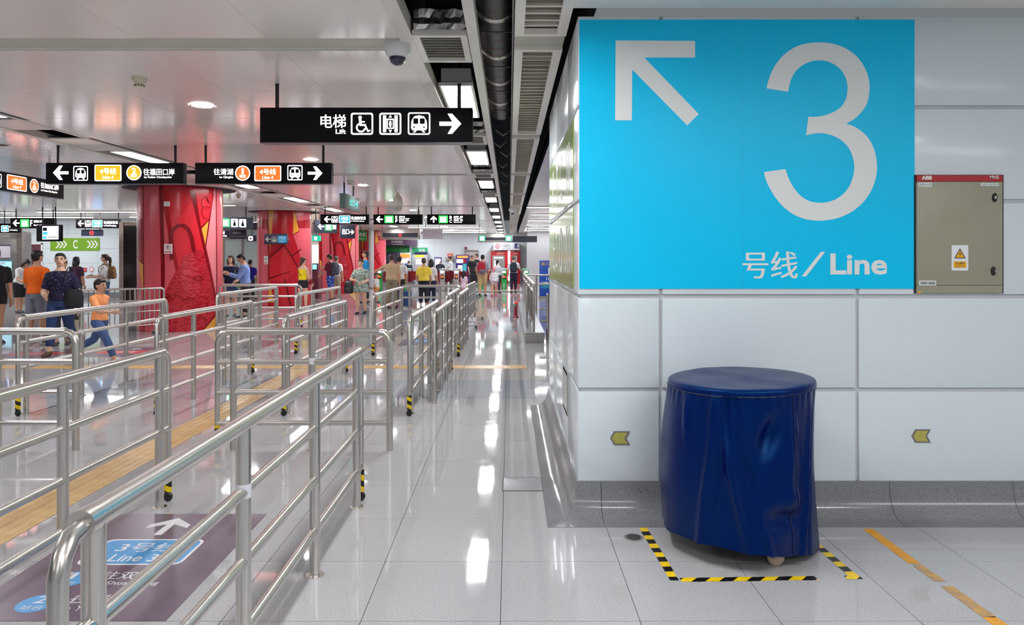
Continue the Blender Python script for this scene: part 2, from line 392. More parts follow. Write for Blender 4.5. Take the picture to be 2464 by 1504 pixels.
# ================================================================== OUTER WALLS
def panelled(name, plane, a0, a1, at, m=PANEL, ht=3.1, aw=1.19, base=.2, first=0.0):
    """a wall facing -Y at Y=at, from X=a0 to a1, panels proud of the joints"""
    wl = struct(name, MB().box(a0, a1, at + .012, at + .2, 0, ht), PANELG)
    MB().box(a0, a1, at - .02, at + .012, 0, base).build('skirting', COVE, wl)
    x = a0 + first - aw
    zs = [base + .005] + [base + (ht - base) * k / 5 for k in range(1, 6)]
    while x < a1:
        u0, u1 = max(a0, x), min(a1, x + aw)
        if u1 - u0 > .05:
            for j in range(5): MB().box(u0 + .006, u1 - .006, at, at + .02, zs[j] + .006, zs[j + 1] - .006).build('wall_panel', m, wl)
        x += aw
    return wl
panelled('wall_back', 'y', -8.6, 9, 44.0, first=.4)
panelled('wall_left', 'y', -21.5, -11.9, 28.0, first=.5)
struct('wall_far_left', MB().box(-22.2, -22, -9, 44.2, 0, 3.2), PANEL)
struct('wall_far_right', MB().box(9, 9.2, -9, 44.2, 0, 3.2), PANEL)
struct('wall_rear', MB().box(-22, 9, -9.2, -9, 0, 3.2), PANEL)
struct('wall_inner', MB().box(-22, -8.6, 36.0, 36.2, 0, 3.2), PANEL)
# ================================================================== LUMINAIRES
def slot_light(x0, x1, y0, lab, zz=3.12):
    t = thing('slot_light', lab, 'light', ((x0 + x1) / 2, y0 + .7, zz), group='square panel lights in the ceiling slots')
    b = MB(); 
    for bx in ((x0 - .02, x0, y0, y0 + 1.42), (x1, x1 + .02, y0, y0 + 1.42), (x0 - .02, x1 + .02, y0 - .02, y0), (x0 - .02, x1 + .02, y0 + 1.42, y0 + 1.44)): b.box(*bx, zz - .02, zz + .01)
    b.build('light_frame', TRIM, t)
    MB().box(x0, x1, y0, y0 + 1.42, zz + .01, zz + .14).build('light_housing', mat('housing_grey', (.45, .44, .45), .5), t)
    MB().add([(x0, y0, zz), (x0, y0 + 1.42, zz), (x1, y0 + 1.42, zz), (x1, y0, zz)], [(0, 1, 2, 3)]).build('diffuser', LAMPM, t, fix=False)
    # a strap hangs each housing from the plenum roof
    MB().box((x0 + x1) / 2 - .02, (x0 + x1) / 2 + .02, y0 + .65, y0 + .69, zz + .14, 3.76).build('hanger', BLACKM, t)
n1 = 0
for k in range(-3, 10):
    y = 6.35 + 3.93 * k
    if y > 42.5: continue
    lab = ('square panel light in the dark ceiling slot beside the black duct, %s in view' % ORD[k]) if k >= 0 else 'panel light in the ceiling slot %s behind the view' % ORD[-k - 1]
    slot_light(-.61, -.345, y, lab)
    lab = ('panel light in the ceiling slot above the red columns, %s in view' % ORD[k]) if k >= 0 else 'panel light over the queue rails %s behind the view' % ORD[-k - 1]
    slot_light(-5.78, -5.5, y, lab)
def downlight(x, y, lab, r=.1):
    t = thing('downlight', lab, 'light', (x, y, ZC), group='round recessed downlights')
    n = 24; o_ = circ(x, y, r + .018, n); i_ = circ(x, y, r, n)
    frame(MB(), o_, i_, lambda u, v, w: (u, v, ZC - .006)).build('ring', TRIM, t)
    MB().poly(circ(x, y, r, n), 0, lambda u, v, w: (u, v, ZC - .004)).build('diffuser', DOWNM, t)
for k in range(-1, 9):
    downlight(-3.1, 7.16 + 3.93 * k, 'round downlight in the smooth ceiling panels, %s' % (ORD[k] + ' from the camera' if k >= 0 else 'over the camera'))
def line_light(x0, x1, y, lab, w=.12):
    zl = ZR if (x0 > .5 and y < 4) else ZC
    t = thing('linear_light', lab, 'light', ((x0 + x1) / 2, y, zl), group='linear ceiling lights')
    MB().box(x0 - .02, x1 + .02, y - w / 2 - .02, y + w / 2 + .02, zl - .03, zl - .006).build('light_housing', TRIM, t)
    MB().add([(x0, y - w / 2, zl - .032), (x0, y + w / 2, zl - .032), (x1, y + w / 2, zl - .032), (x1, y - w / 2, zl - .032)], [(0, 1, 2, 3)]).build('diffuser', LAMPM, t, fix=False)
for i, (py, xl) in enumerate(((497, 1268), (515, 1278), (529.5, 1270), (539.5, 1268), (547.5, 1266), (554, 1262))):
    y = 1.54 * F / (621 - py); line_light(PX(xl, y), PX(xl, y) + 3.0, y, 'thin linear ceiling light beyond the sign wall, %s' % ORD[i])
for i, (x0, x1, y) in enumerate(((-10.5, -7.9, 20.4), (-19, -14.2, 19.6), (-14, -11.5, 26.2), (-16.5, -13.6, 17.5), (-12.6, -9.6, 12.0), (-19, -16, 8.5), (-12.4, -9.4, 5.0), (-14.4, -11.4, 32), (-10.9, -8.4, 30), (-20.5, -16.5, 23.6), (-15.5, -12.2, 23.3), (-19.5, -15.5, 26.4))):  # seen lights plus extra ones added to lighten the left side
    line_light(x0, x1, y, 'one of the seen and added thin linear lights in the slatted ceiling on the left, %s' % ORD[i], .13)
for i, y in enumerate((35.2, 38.9, 42.0)): line_light(-5.0, -1.4, y, 'added linear light over the ticket gates to brighten the back wall, %s' % ORD[i], .10)  # lights added above the gates to lift the dim back wall
for i, (x0, x1, y) in enumerate(((1.0, 4.0, 1.2), (1.0, 4.0, -2.2), (4.6, 7.4, -.5))):  # unseen lights, added to light the sign wall from the front
    t = line_light(x0, x1, y, 'added linear light out of view that brightens the sign wall, %s' % ORD[i], .16)
# cream cover plates close most of the left slot between its lights
for k in range(-1, 9):
    y = 6.35 + 3.93 * k + 1.55
    MB().box(-5.95, -5.44, y, y + .62, 3.10, 3.115).build('slot_cover', TRIM, ceiling); MB().box(-5.95, -5.44, y + 1.25, y + 2.28, 3.10, 3.115).build('slot_cover', CEILR, ceiling)
t = thing('ceiling_speaker', 'round dark ceiling speaker with white rim at the left picture edge', 'speaker', (-6.92, 9.6, ZC))
MB().lathe((-6.92, 9.6, ZC), [(.12, -.006), (.15, -.012), (.16, -.0), (.12, 0)], 28, cap=False).build('speaker_rim', WHITE, t, True); MB().poly(circ(-6.92, 9.6, .125), 0, lambda u, v, w: (u, v, ZC - .005)).build('speaker_grille', mat('speaker_plum', (.05, .02, .05), .6), t)
# ================================================================== SLOT EQUIPMENT
FOIL = noisy('crinkled_foil', (.55, .53, .50), (.8, .78, .74), 30, .25, 1.0, r2=.5)
def diffuser(y0, lab):
    x0, x1, y1 = -.655, -.285, y0 + .66
    t = thing('air_diffuser', lab, 'vent', ((x0 + x1) / 2, y0, 3.06), group='air diffusers in the ceiling slot')
    b = MB()
    for bx in ((x0, x0 + .045, y0, y1), (x1 - .045, x1, y0, y1), (x0 + .045, x1 - .045, y0, y0 + .045), (x0 + .045, x1 - .045, y1 - .045, y1)): b.box(*bx, 3.06, 3.10)
    b.build('grille_frame', TRIM, t)
    for k in range(9):
        yy = y0 + .075 + k * .062
        MB().add([(x0 + .045, yy - .022, 3.065), (x1 - .045, yy - .022, 3.065), (x1 - .045, yy + .025, 3.092), (x0 + .045, yy + .025, 3.092), (x0 + .045, yy - .022, 3.07), (x1 - .045, yy - .022, 3.07), (x1 - .045, yy + .025, 3.097), (x0 + .045, yy + .025, 3.097)],
            [(0, 3, 2, 1), (4, 5, 6, 7), (0, 1, 5, 4), (1, 2, 6, 5), (2, 3, 7, 6), (3, 0, 4, 7)]).build('vane', mat('vane_grey', (.5, .48, .45), .5), t)
    rings = []
    for z, g in ((3.10, .0), (3.14, .012), (3.19, -.006), (3.24, .004)):
        rg = []
        for k in range(40):
            u = k / 40 * 4; s_ = int(u); f_ = u - s_
            c = [(x0 + .01, y0 + .01), (x1 - .01, y0 + .01), (x1 - .01, y1 - .01), (x0 + .01, y1 - .01)]
            p, q = c[s_], c[(s_ + 1) % 4]; j = random.uniform(-.008, .008)
            rg.append((p[0] + (q[0] - p[0]) * f_ + j * (1 if s_ % 2 else 0) - (g if s_ == 3 else -g if s_ == 1 else 0), p[1] + (q[1] - p[1]) * f_ + j - (g if s_ == 0 else 0), z + random.uniform(-.006, .006)))
        rings.append(rg)
    MB().loft(rings).build('foil_wrap', FOIL, t)
    MB().box((x0 + x1) / 2 - .12, (x0 + x1) / 2 + .12, y0 + .2, y1 - .2, 3.24, 3.9).build('supply_neck', BLACKM, t)
for i, y in enumerate((4.78, 8.72, 12.65, 16.6)): diffuser(y, 'cream air diffuser wrapped in foil in the ceiling slot, %s from the camera' % ORD[i])
# black spiral duct
DUCT = mat('black_duct_skin', (.014, .014, .017), .42)
t = thing('air_duct', 'black insulated round air duct with foil joints along the ceiling gap', 'duct', (-.094, 2, 3.3))
MB().tube([(-.094, 1.0, 3.36), (-.094, 4.0, 3.36), (-.094, 8.0, 3.36), (-.094, 8.5, 3.36), (-.1, 8.8, 3.5), (-.1, 9.0, 3.88)], [.155, .155, .155, .14, .11, .10], 28).build('duct_body', DUCT, t, 50)
COPP = mat('copper_wire', (.35, .12, .06), .4, .6)
y = 4.0
while y < 8.2:
    rr = MB(); pts = [(-.094 + .156 * math.cos(a), y, 3.36 + .156 * math.sin(a)) for a in [R(18 * k) for k in range(21)]]; rr.tube(pts, .002, 5, cap=False); rr.build('binding_wire', COPP, t); y += .22 + random.uniform(-.06, .08)
for y in (4.93, 5.85, 6.72, 7.6):
    MB().lathe((-.094, y, 3.36), [(.157, -.035), (.164, -.02), (.166, .015), (.157, .035)], 24, 'y').build('foil_joint', FOIL, t, 50)
    MB().tube([(-.24, y + .12, 3.17), (.05, y + .12, 3.17)], .005, 6).build('duct_bracket', BLACKM, t)
for s_, x in enumerate((.027,)): tag(MB().tube([(x, 3.5, 3.13), (x, 6, 3.13), (x, 14, 3.13), (x, 30, 3.13)], .007, 8).build('conduit_pipe', mat('conduit_grey', (.4, .4, .42), .4, .6), None, True), ('slim grey conduit pipe running beside the black duct'), 'pipe')
# hanging pipes and ducting further back in the gap
for i, (y, x) in enumerate(((9.6, -.08), (10.6, -.14), (11.6, -.04), (13.0, -.12), (14.4, -.05), (16, -.1))):
    tag(MB().tube([(x - .1, y, 3.3), (x, y, 3.22), (x + .1, y, 3.3), (x + .1, y, 3.89)], .012, 8).build('cable_loop', mat('conduit_grey', (.4, .4, .42), .4, .6), None, True), 'grey cable loop hanging in the dark ceiling gap, %s' % ORD[i], 'cable', 'cable loops in the ceiling gap')
# dome camera, ceiling detectors, speed-dome camera
t = thing('dome_camera', 'white dome security camera at the corner of the ceiling panels', 'camera', (-.80, 5.08, ZC))
MB().lathe((-.80, 5.08, 0), [(.075, ZC + .06), (.092, ZC - .005), (.092, ZC - .06), (.083, ZC - .085), (.062, ZC - .1), (.0, ZC - .1)], 28).build('camera_body', mat('camera_white', (.75, .76, .76), .35), t, True)
MB().lathe((-.80, 5.08, 0), [(.060, ZC - .095), (.058, ZC - .12), (.045, ZC - .145), (.025, ZC - .158), (.0, ZC - .162)], 28).build('lens_dome', mat('smoked_dome', (.03, .02, .06), .05, coat=.5), t, True)
MB().lathe((-.80, 5.08, 0), [(.066, ZC - .092), (.068, ZC - .102), (.06, ZC - .105)], 28).build('dome_ring', mat('camera_white', (.75, .76, .76), .35), t, True)
def detector(x, y, lab):
    t = thing('smoke_detector', lab, 'detector', (x, y, ZC), group='smoke detectors on the ceiling')
    MB().lathe((x, y, 0), [(.062, ZC + .002), (.062, ZC - .02), (.055, ZC - .035), (.05, ZC - .036), (.036, ZC - .062), (.0, ZC - .062)], 20).build('detector_base', mat('detector_ivory', (.72, .68, .52), .45), t, True)
    MB().lathe((x, y, 0), [(.036, ZC - .062), (.036, ZC - .078), (.03, ZC - .084), (.0, ZC - .084)], 20).build('sensor_cap', mat('detector_ivory', (.72, .68, .52), .45), t, True)
    for k in range(10):
        a = R(36 * k); MB().box(x + .037 * math.cos(a) - .004, x + .037 * math.cos(a) + .004, y + .037 * math.sin(a) - .004, y + .037 * math.sin(a) + .004, ZC - .077, ZC - .066).build('sensor_slot', BLACK, t)
for x, y, l in ((-3.15, 6.04, 'ivory smoke detector on the ceiling nearest the camera'), (-3.17, 14.1, 'ivory smoke detector above the small green sign'), (-6.6, 17.3, 'ivory smoke detector on the slatted ceiling between the red columns'), (-3.0, 23.5, 'ivory smoke detector above the exit signs')): detector(x, y, l)
t = thing('speed_dome_camera', 'white egg-shaped camera hanging on a pole above the exit signs', 'camera', (-2.5, 15.8, ZC))
zb = PZ(508, 15.8)
MB().tube([(-2.52, 15.8, ZC + .01), (-2.52, 15.8, zb + .4), (-2.48, 15.8, zb + .34)], .014, 10).build('camera_pole', TRIM, t, True)
MB().lathe((-2.48, 15.8, zb), [(0, .42), (.03, .415), (.036, .37), (.068, .33), (.098, .27), (.116, .2), (.119, .14), (.11, .10), (.0, .095)], 24).build('camera_body', mat('camera_ivory', (.62, .58, .48), .4), t, True)
MB().lathe((-2.48, 15.8, zb), [(.098, .10), (.092, .05), (.07, .015), (.03, .0), (.0, -.003)], 24).build('lens_dome', mat('camera_dome_grey', (.5, .47, .42), .2), t, True)
t = thing('wall_camera', 'small white dome camera under the right-hand ceiling edge', 'camera', (.1, 20.5, ZC))
MB().box(.02, .2, 20.4, 20.6, 2.98, 3.07).build('bracket', WHITE, t)
MB().lathe((.1, 20.5, 2.9), [(0, .1), (.11, .09), (.11, .03), (.06, -.03), (0, -.05)], 18).build('camera_body', WHITE, t, True)
MB().ell((.1, 20.5, 2.87), .05, .05, .05, 12, 8).build('lens_dome', BLACK, t, True)
# ================================================================== BLUE LINE 3 SIGN ON THE WALL
FY = WY - .004                     # print lies just proud of the panels
POSTB = noisy('cyan_vinyl', (0, .56, .90), (0, .58, .93), 1.0, .34, spec=.22)
POSTW = mat('poster_white_vinyl', (.78, .80, .78), .4)
px0, px1, pz0, pz1 = .426, 2.457, 1.374, 3.004
t = thing('wall_sign', 'large cyan wall sign with white arrow and big number 3', 'sign', ((px0 + px1) / 2, FY, pz0))
MB().box(px0, px1, FY, WY + .002, pz0, pz1).build('sign_panel', POSTB, t)
def pz(y): return PZ(y, WY)
def pxx(x): return PX(x, WY)
MB().box(pxx(1788) - .0008, pxx(1788) + .0008, FY - .0006, FY, pz0, pz1).build('sheet_seam', mat('cyan_seam', (0, .44, .72), .4), t)
fn = flatfn(FY - .0012)
ar = [(1481, 98), (1672, 99), (1672, 139), (1550, 139), (1681, 275), (1653, 302), (1521, 168), (1520, 290), (1480, 290)]
ap = [(pxx(x), pz(y)) for x, y in ar]
b = MB()
for q in ((0, 1, 2, 3), (0, 3, 6, 7, 8), (3, 4, 5, 6)): b.poly([ap[i] for i in q], 0, fn)
b.build('arrow', POSTW, t)
o3 = [(1026, 405, 1), (1040, 350), (1070, 285), (1120, 225), (1185, 182), (1250, 165), (1310, 161), (1380, 168), (1450, 194), (1510, 240), (1550, 300), (1570, 360), (1573, 415), (1565, 470), (1543, 515), (1510, 553), (1478, 577), (1448, 592, 1),
      (1500, 612), (1555, 655), (1590, 710), (1608, 770), (1613, 830), (1604, 892), (1580, 952), (1540, 1010), (1480, 1060), (1410, 1093), (1345, 1106), (1290, 1108), (1220, 1097), (1150, 1063), (1090, 1008), (1045, 940), (1020, 885), (1012, 850, 1),
      (1127, 834, 1), (1140, 875), (1165, 925), (1205, 974), (1250, 1003), (1300, 1013), (1350, 1010), (1400, 991), (1445, 955), (1475, 905), (1490, 850), (1490, 798), (1475, 745), (1445, 700), (1400, 666), (1350, 648), (1310, 643), (1270, 646), (1236, 655, 1),
      (1248, 556, 1), (1290, 556), (1340, 547), (1388, 528), (1425, 500), (1448, 460), (1456, 415), (1454, 375), (1440, 335), (1410, 295), (1365, 267), (1310, 256), (1258, 263), (1210, 287), (1175, 322), (1152, 370), (1140, 423, 1)]
pts = []
n = len(o3)
for i in range(n):
    p0, p1, p2, p3 = o3[i - 1], o3[i], o3[(i + 1) % n], o3[(i + 2) % n]
    a = p1 if len(p1) > 2 else p0; d = p2 if len(p2) > 2 else p3
    for k in range(3):
        s_ = k / 3
        q = [.5 * (2 * p1[j] + (p2[j] - a[j]) * s_ + (2 * a[j] - 5 * p1[j] + 4 * p2[j] - d[j]) * s_ ** 2 + (3 * p1[j] - a[j] - 3 * p2[j] + d[j]) * s_ ** 3) for j in (0, 1)]
        pts.append((pxx(1380 + q[0] * .4521), pz(30 + q[1] * .4521)))
from mathutils.geometry import tessellate_polygon
tri = tessellate_polygon([[Vector((u, v, 0)) for u, v in pts]])
MB().add([fn(u, v, 0) for u, v in pts], [tuple(q) for q in tri]).build('numeral_three', POSTW, t)
b = MB(); letter(b, '号线', pxx(1787), pxx(1918), pz(670), pz(605), fn, .018); b.build('lettering_chinese', POSTW, t)
b = MB(); b.poly([(pxx(x), pz(y)) for x, y in ((1928, 665), (1939, 665), (1985, 606), (1974, 606))], 0, fn); b.build('slash', POSTW, t)
b = MB(); letter(b, 'Line', pxx(1997), pxx(2134), pz(661), pz(610), fn, .028); b.build('lettering_latin', POSTW, t)
# ================================================================== GREEN WAY-OUT SIGNS ON THE PILLAR'S SIDE
GREENV = mat('olive_green_vinyl', srgb(132, 165, 60), .16, spec=.6)
def sidefn(u, v, w): return (WX - .006, u, v)
for z0, z1, rows, lab in ((1.35, 1.89, 'low', 'lower green way-out sign with D on the side of the sign wall pillar'), (1.92, 2.46, 'high', 'upper green way-out sign with K B C on the side of the sign wall pillar')):
    t = thing('way_out_sign', lab, 'sign', (WX, 5.9, z0), group='green way-out signs')
    MB().box(WX - .005, WX + .002, 4.58, 7.25, z0 + .012, z1).build('sign_panel', GREENV, t)
    for k in range(3):
        y = 4.86 + k * .13; b = MB(); zc = (z0 + z1) / 2; h = .17
        b.poly([(y, zc - h), (y + .06, zc - h), (y - .06, zc), (y - .12, zc)], 0, sidefn); b.poly([(y - .12, zc), (y - .06, zc), (y + .06, zc + h), (y, zc + h)], 0, sidefn); b.build('chevron', WHITE, t)
    zc = (z0 + z1) / 2
    for s_, y0, y1 in ((('D', 5.45, 5.75), ('出口', 6.05, 6.6)) if rows == 'low' else (('C', 5.5, 5.76), ('B', 5.95, 6.2), ('K', 6.45, 6.7))):
        b = MB(); letter(b, s_, y0, y1, zc - .18, zc + .18, lambda u, v, w, a=y0 + y1: (WX - .006 - w, a - u, v), .01); b.build('lettering', WHITE, t)
# steel hatch in the pillar's side
t = thing('wall_hatch', 'small framed hatch low on the side of the sign wall pillar', 'hatch', (WX, 5.2, .5))
z0, z1, y0, y1 = .47, .73, 4.98, 5.32
frame(MB(), [(y0 - .02, z0 - .02), (y1 + .02, z0 - .02), (y1 + .02, z1 + .02), (y0 - .02, z1 + .02)], [(y0, z0), (y1, z0), (y1, z1), (y0, z1)], lambda u, v, w: (WX - .012, u, v)).build('hatch_frame', STEEL, t)
MB().box(WX - .012, WX + .002, y0 - .02, y1 + .02, z0 - .02, z1 + .02).build('hatch_rim', STEEL, t)
MB().box(WX - .0125, WX - .008, y0, y1, z0, z1).build('hatch_door', mat('hatch_grey', (.5, .52, .5), .3), t)
# ================================================================== ELECTRICAL CABINET
CAB = noisy('beige_cabinet_enamel', srgb(150, 148, 126), srgb(158, 154, 134), 3, .4)
x0, x1, z0, z1 = pxx(2203), pxx(2409), pz(706), pz(422)
t = thing('electrical_cabinet', 'beige electrical cabinet door set flush in the white wall panels', 'cabinet', ((x0 + x1) / 2, WY, z0))
MB().box(x0 - .012, x1 + .012, WY - .004, WY + .02, z0, z1 + .003).build('recess_frame', BLACKM, t)
MB().cbox(x0, x1, WY - .014, WY + .01, z0 + .05, z1 - .04, .003).build('door', CAB, t, 30)
door = bpy.data.objects[t.children[-1].name] if t.children else None
MB().box(x0, x1, WY - .012, WY + .01, z0 + .002, z0 + .048).build('plinth', CAB, t)
MB().box(x0, x1, WY - .013, WY + .01, z1 - .038, z1 - .001).build('red_header', mat('cabinet_red', srgb(172, 18, 24), .35), t)
f2 = flatfn(WY - .0155)
b = MB(); letter(b, 'ABB', pxx(2214), pxx(2239), pz(433), pz(423.5), f2, .05); b.build('maker_lettering', WHITE, t)
b = MB(); letter(b, 'MNS', pxx(2378), pxx(2399), pz(431), pz(423), f2, .015); b.build('series_lettering', WHITE, t)
LABEL = mat('paper_label', (.7, .73, .72), .5); INK = mat('dark_ink', (.05, .05, .06), .6)
for xa, xb, ya, yb, s_ in ((2207, 2239, 440, 450, 'U7-1-5'), (2356, 2400, 441, 448, 'AH01-1-1-60PCB-044'), (2208, 2249, 675, 687, '供电回路 专用配电箱')):
    q = MB().box(pxx(xa), pxx(xb), WY - .0152, WY - .014, pz(yb), pz(ya)).build('name_label', LABEL, t)
    b = MB(); letter(b, s_, pxx(xa + 3), pxx(xb - 3), pz(yb - 2.5), pz(ya + 2.5), flatfn(WY - .0158), .005); b.build('label_lettering', INK, q)
for ya in (476, 652):
    q = MB().lathe((pxx(2389 if ya < 500 else 2386), WY - .016, pz(ya)), [(.015, .004), (.015, -.004), (.012, -.008), (0, -.008)], 20, 'y')
    q.v = [(v[0], v[1], pz(ya) + (v[2] - pz(ya)) * 1.8) for v in q.v]; k = q.build('lock', BLACK, t, True)
    MB().box(pxx(2387), pxx(2391), WY - .026, WY - .023, pz(ya + 3), pz(ya - 3)).build('keyhole', STEEL, k)
q = MB().poly(rrect(pxx(2286), pxx(2326), pz(651), pz(590), .006), 0, flatfn(WY - .0152)).build('warning_sticker', mat('sticker_white', (.8, .82, .84), .4), t)
YEL = mat('warning_yellow', srgb(240, 175, 0), .4)
b = MB().poly([(pxx(2292), pz(622)), (pxx(2320), pz(622)), (pxx(2306), pz(597))], 0, flatfn(WY - .0157)); b.build('triangle_border', INK, q)
b = MB().poly([(pxx(2295.5), pz(620)), (pxx(2316.5), pz(620)), (pxx(2306), pz(601))], 0, flatfn(WY - .0161)); b.build('triangle', YEL, q)
b = MB().poly([(pxx(x), pz(y)) for x, y in ((2308, 604), (2303, 612), (2306, 612), (2304, 618), (2309.5, 610.5), (2306.5, 610.5))], 0, flatfn(WY - .0165)); b.build('lightning_bolt', INK, q)
MB().poly([(pxx(2291), pz(644)), (pxx(2321), pz(644)), (pxx(2321), pz(629)), (pxx(2291), pz(629))], 0, flatfn(WY - .0157)).build('caption_plate', YEL, q)
b = MB(); letter(b, '当心触电', pxx(2295), pxx(2317), pz(636), pz(630.5), flatfn(WY - .0161), .005); letter(b, 'Warning', pxx(2299), pxx(2313), pz(639.3), pz(637), flatfn(WY - .0161), .005); letter(b, 'electric shock', pxx(2294), pxx(2318), pz(643), pz(640.3), flatfn(WY - .0161), .005); b.build('caption_lettering', INK, q)
MB().poly([(pxx(2205), pz(705)), (pxx(2213), pz(705)), (pxx(2213), pz(701)), (pxx(2205), pz(701))], 0, flatfn(WY - .0135)).build('yellow_tag', YEL, t)
# ================================================================== EVACUATION ARROWS
GLOW = stripes('photoluminescent_foil', srgb(196, 190, 96), srgb(160, 150, 66), .012, (1, 0, .6), .55, .4)
for cx, cy, wd, hh, lab in ((1492, 1054, 48, 33, 'small yellow arrow plate on the wall left of the blue cover'), (2216, 1049, 46, 32, 'small yellow arrow plate on the wall right of the blue cover')):
    t = thing('direction_plate', lab, 'sign', (pxx(cx), WY - .003, pz(cy + hh / 2)), group='yellow arrow plates')
    def outl(s_): 
        w_, h_ = wd / 2 - s_, hh / 2 - s_; n_ = hh / 2 * .55
        return [(pxx(x), pz(y)) for x, y in ((cx - w_, cy), (cx - w_ + n_, cy - h_), (cx + w_ + (-s_ * .8), cy - h_), (cx + w_ - n_ - s_ * .6, cy), (cx + w_ - s_ * .8, cy + h_), (cx - w_ + n_, cy + h_))]
    o_, i_ = outl(0), outl(3.2)
    b = MB()
    for q in ((0, 1, 2, 3), (0, 3, 4, 5)): b.poly([o_[k] for k in q], .004, flatfn(WY))
    b.build('plate_border', mat('arrow_border_grey', (.18, .17, .16), .4), t)
    b = MB()
    for q in ((0, 1, 2, 3), (0, 3, 4, 5)): b.poly([i_[k] for k in q], 0, flatfn(WY - .0048))
    b.build('plate_face', GLOW, t)
# ================================================================== BLUE FABRIC COVER ON CASTERS
NAVY = mat('navy_nylon', srgb(0, 12, 74), .34, spec=.6)
N, L = nodes(NAVY); bs = bsdf(NAVY)
tc = N('ShaderNodeTexCoord'); nn = N('ShaderNodeTexNoise', i_Scale=300.0); L(tc.outputs['Object'], nn.inputs['Vector'])
bp = N('ShaderNodeBump', i_Strength=.12, i_Distance=.002); L(nn.outputs['Fac'], bp.inputs['Height']); L(bp.outputs[0], bs.inputs['Normal'])
bs.inputs['Specular Tint'].default_value = (.08, .42, .9, 1); bs.inputs['Sheen Weight'].default_value = .0; bs.inputs['Sheen Roughness'].default_value = .4; bs.inputs['Sheen Tint'].default_value = (.1, .35, .7, 1)
ox, oy, zt = 1.262, 3.875, .91
t = thing('covered_bin', 'round bin on casters hidden under a dark blue fabric cover by the wall', 'bin', (ox, oy, 0))
def crease(a, z, a0, z0, wa, wz, slope=0): 
    d = (a - a0 - slope * (z - z0) + math.pi) % (2 * math.pi) - math.pi
    return math.exp(-(d / wa) ** 2 - ((z - z0) / wz) ** 2)
def fabric(a, f):
    """radius and height of the hanging cloth at bearing a (0 = +X, -90deg = camera) and f from 0 (rim) to 1 (hem)"""
    hem = .058 - .045 * math.cos(a) + .045 * max(0, -math.sin(a)) ** 2 + .003 * math.sin(11 * a)
    zr = zt - .02 + .014 * math.cos(a); z = zr + (hem - zr) * f
    r = .378 + (.010 + .030 * max(0, -math.cos(a + .5))) * min(1, f * 1.5) ** .8 + .006 * f
    r += .020 * max(0, -math.cos(a)) * math.sin(math.pi * min(1, f * 1.05)) - .016 * max(0, math.cos(a + .3)) * math.sin(math.pi * f)
    r += f * (.012 * math.sin(3 * a + .8) + .009 * math.sin(5 * a + 2.2 + 1.2 * f)) + .005 * math.sin(9 * a + 3 * f) * f
    r += .0035 * math.sin(46 * a) * max(0, 1 - f * 7)
    A = R
    r -= .050 * crease(a, z, A(-86), .68, .12, .09, .9)         # pinch left of the seam
    r += .030 * crease(a, z, A(-70), .52, .10, .16, .25)
    r += .034 * crease(a, z, A(-66), .36, .15, .07, .0)
    r -= .040 * crease(a, z, A(-76), .27, .24, .045, -.6)
    r += .030 * crease(a, z, A(-112), .42, .045, .34, -.55)
    r -= .026 * crease(a, z, A(-101), .46, .05, .32, -.5)
    r += .022 * crease(a, z, A(-92), .22, .05, .20, -.7)
    r += .028 * crease(a, z, A(-50), .36, .045, .36, .30)
    r -= .026 * crease(a, z, A(-42), .42, .05, .34, .25)
    r += .020 * crease(a, z, A(-132), .42, .05, .40, .35)
    r -= .018 * crease(a, z, A(-122), .50, .05, .30, .3)
    r += .020 * crease(a, z, A(-128), .80, .03, .10, .2) + .016 * crease(a, z, A(-150), .76, .04, .12, -.2) - .016 * crease(a, z, A(-118), .82, .03, .08, 0)
    r += .010 * crease(a, z, A(-60), .62, .03, .12, -.5) - .012 * crease(a, z, A(-56), .56, .03, .10, -.4)
    return r, z
NA, NF = 240, 90
rings = []
for i in range(NF + 1):
    rg = []
    for k in range(NA):
        a = 2 * math.pi * k / NA; r_, z_ = fabric(a, i / NF); rg.append((ox + r_ * math.cos(a), oy + r_ * math.sin(a), z_))
    rings.append(rg)
for inn in (.012, .03):
    rg = []
    for k in range(NA):
        a = 2 * math.pi * k / NA; r_, z_ = fabric(a, 1); rg.append((ox + (r_ - inn) * math.cos(a), oy + (r_ - inn) * math.sin(a), z_ + (.004 if inn < .02 else .08)))
    rings.append(rg)
MB().loft(rings, cap=False).build('cover_skirt', NAVY, t, 80)
rings = []
for f, dz_ in ((.02, 0), (.2, 0), (.4, 0), (.6, 0), (.75, 0), (.88, 0), (.95, -.001), (.985, -.004), (1.0, -.010), (1.004, -.022), (1.002, -.034)):
    rg = []
    for k in range(96):
        x_, y_ = .383 * f * math.cos(2 * math.pi * k / 96), .383 * f * math.sin(2 * math.pi * k / 96)
        wv = (.004 * math.sin(11 * x_ + 6 * y_) + .003 * math.sin(17 * y_ - 9 * x_ + 1) + .003 * math.sin(26 * x_ + 14 * y_)) * max(0, 1 - f ** 6)
        rg.append((ox + x_, oy + y_, zt + dz_ + wv + .014 * x_ / .383))
    rings.append(rg)
MB().loft(rings).build('cover_top', NAVY, t, 60)
pp = [fabric(0, .012)]
b = MB(); b.tube([(ox + (fabric(2 * math.pi * k / 120, .02)[0] + .003) * math.cos(2 * math.pi * k / 120), oy + (fabric(2 * math.pi * k / 120, .02)[0] + .003) * math.sin(2 * math.pi * k / 120), zt - .036 + .014 * math.cos(2 * math.pi * k / 120)) for k in range(121)], .0035, 6); b.build('rim_seam', mat('navy_piping', srgb(8, 26, 70), .5), t, True)
b = MB(); a = R(-66); sp = []
for i in range(60):
    r_, z_ = fabric(a, .02 + i / 59 * .97); sp.append((ox + (r_ + .0015) * math.cos(a), oy + (r_ + .0015) * math.sin(a), z_))
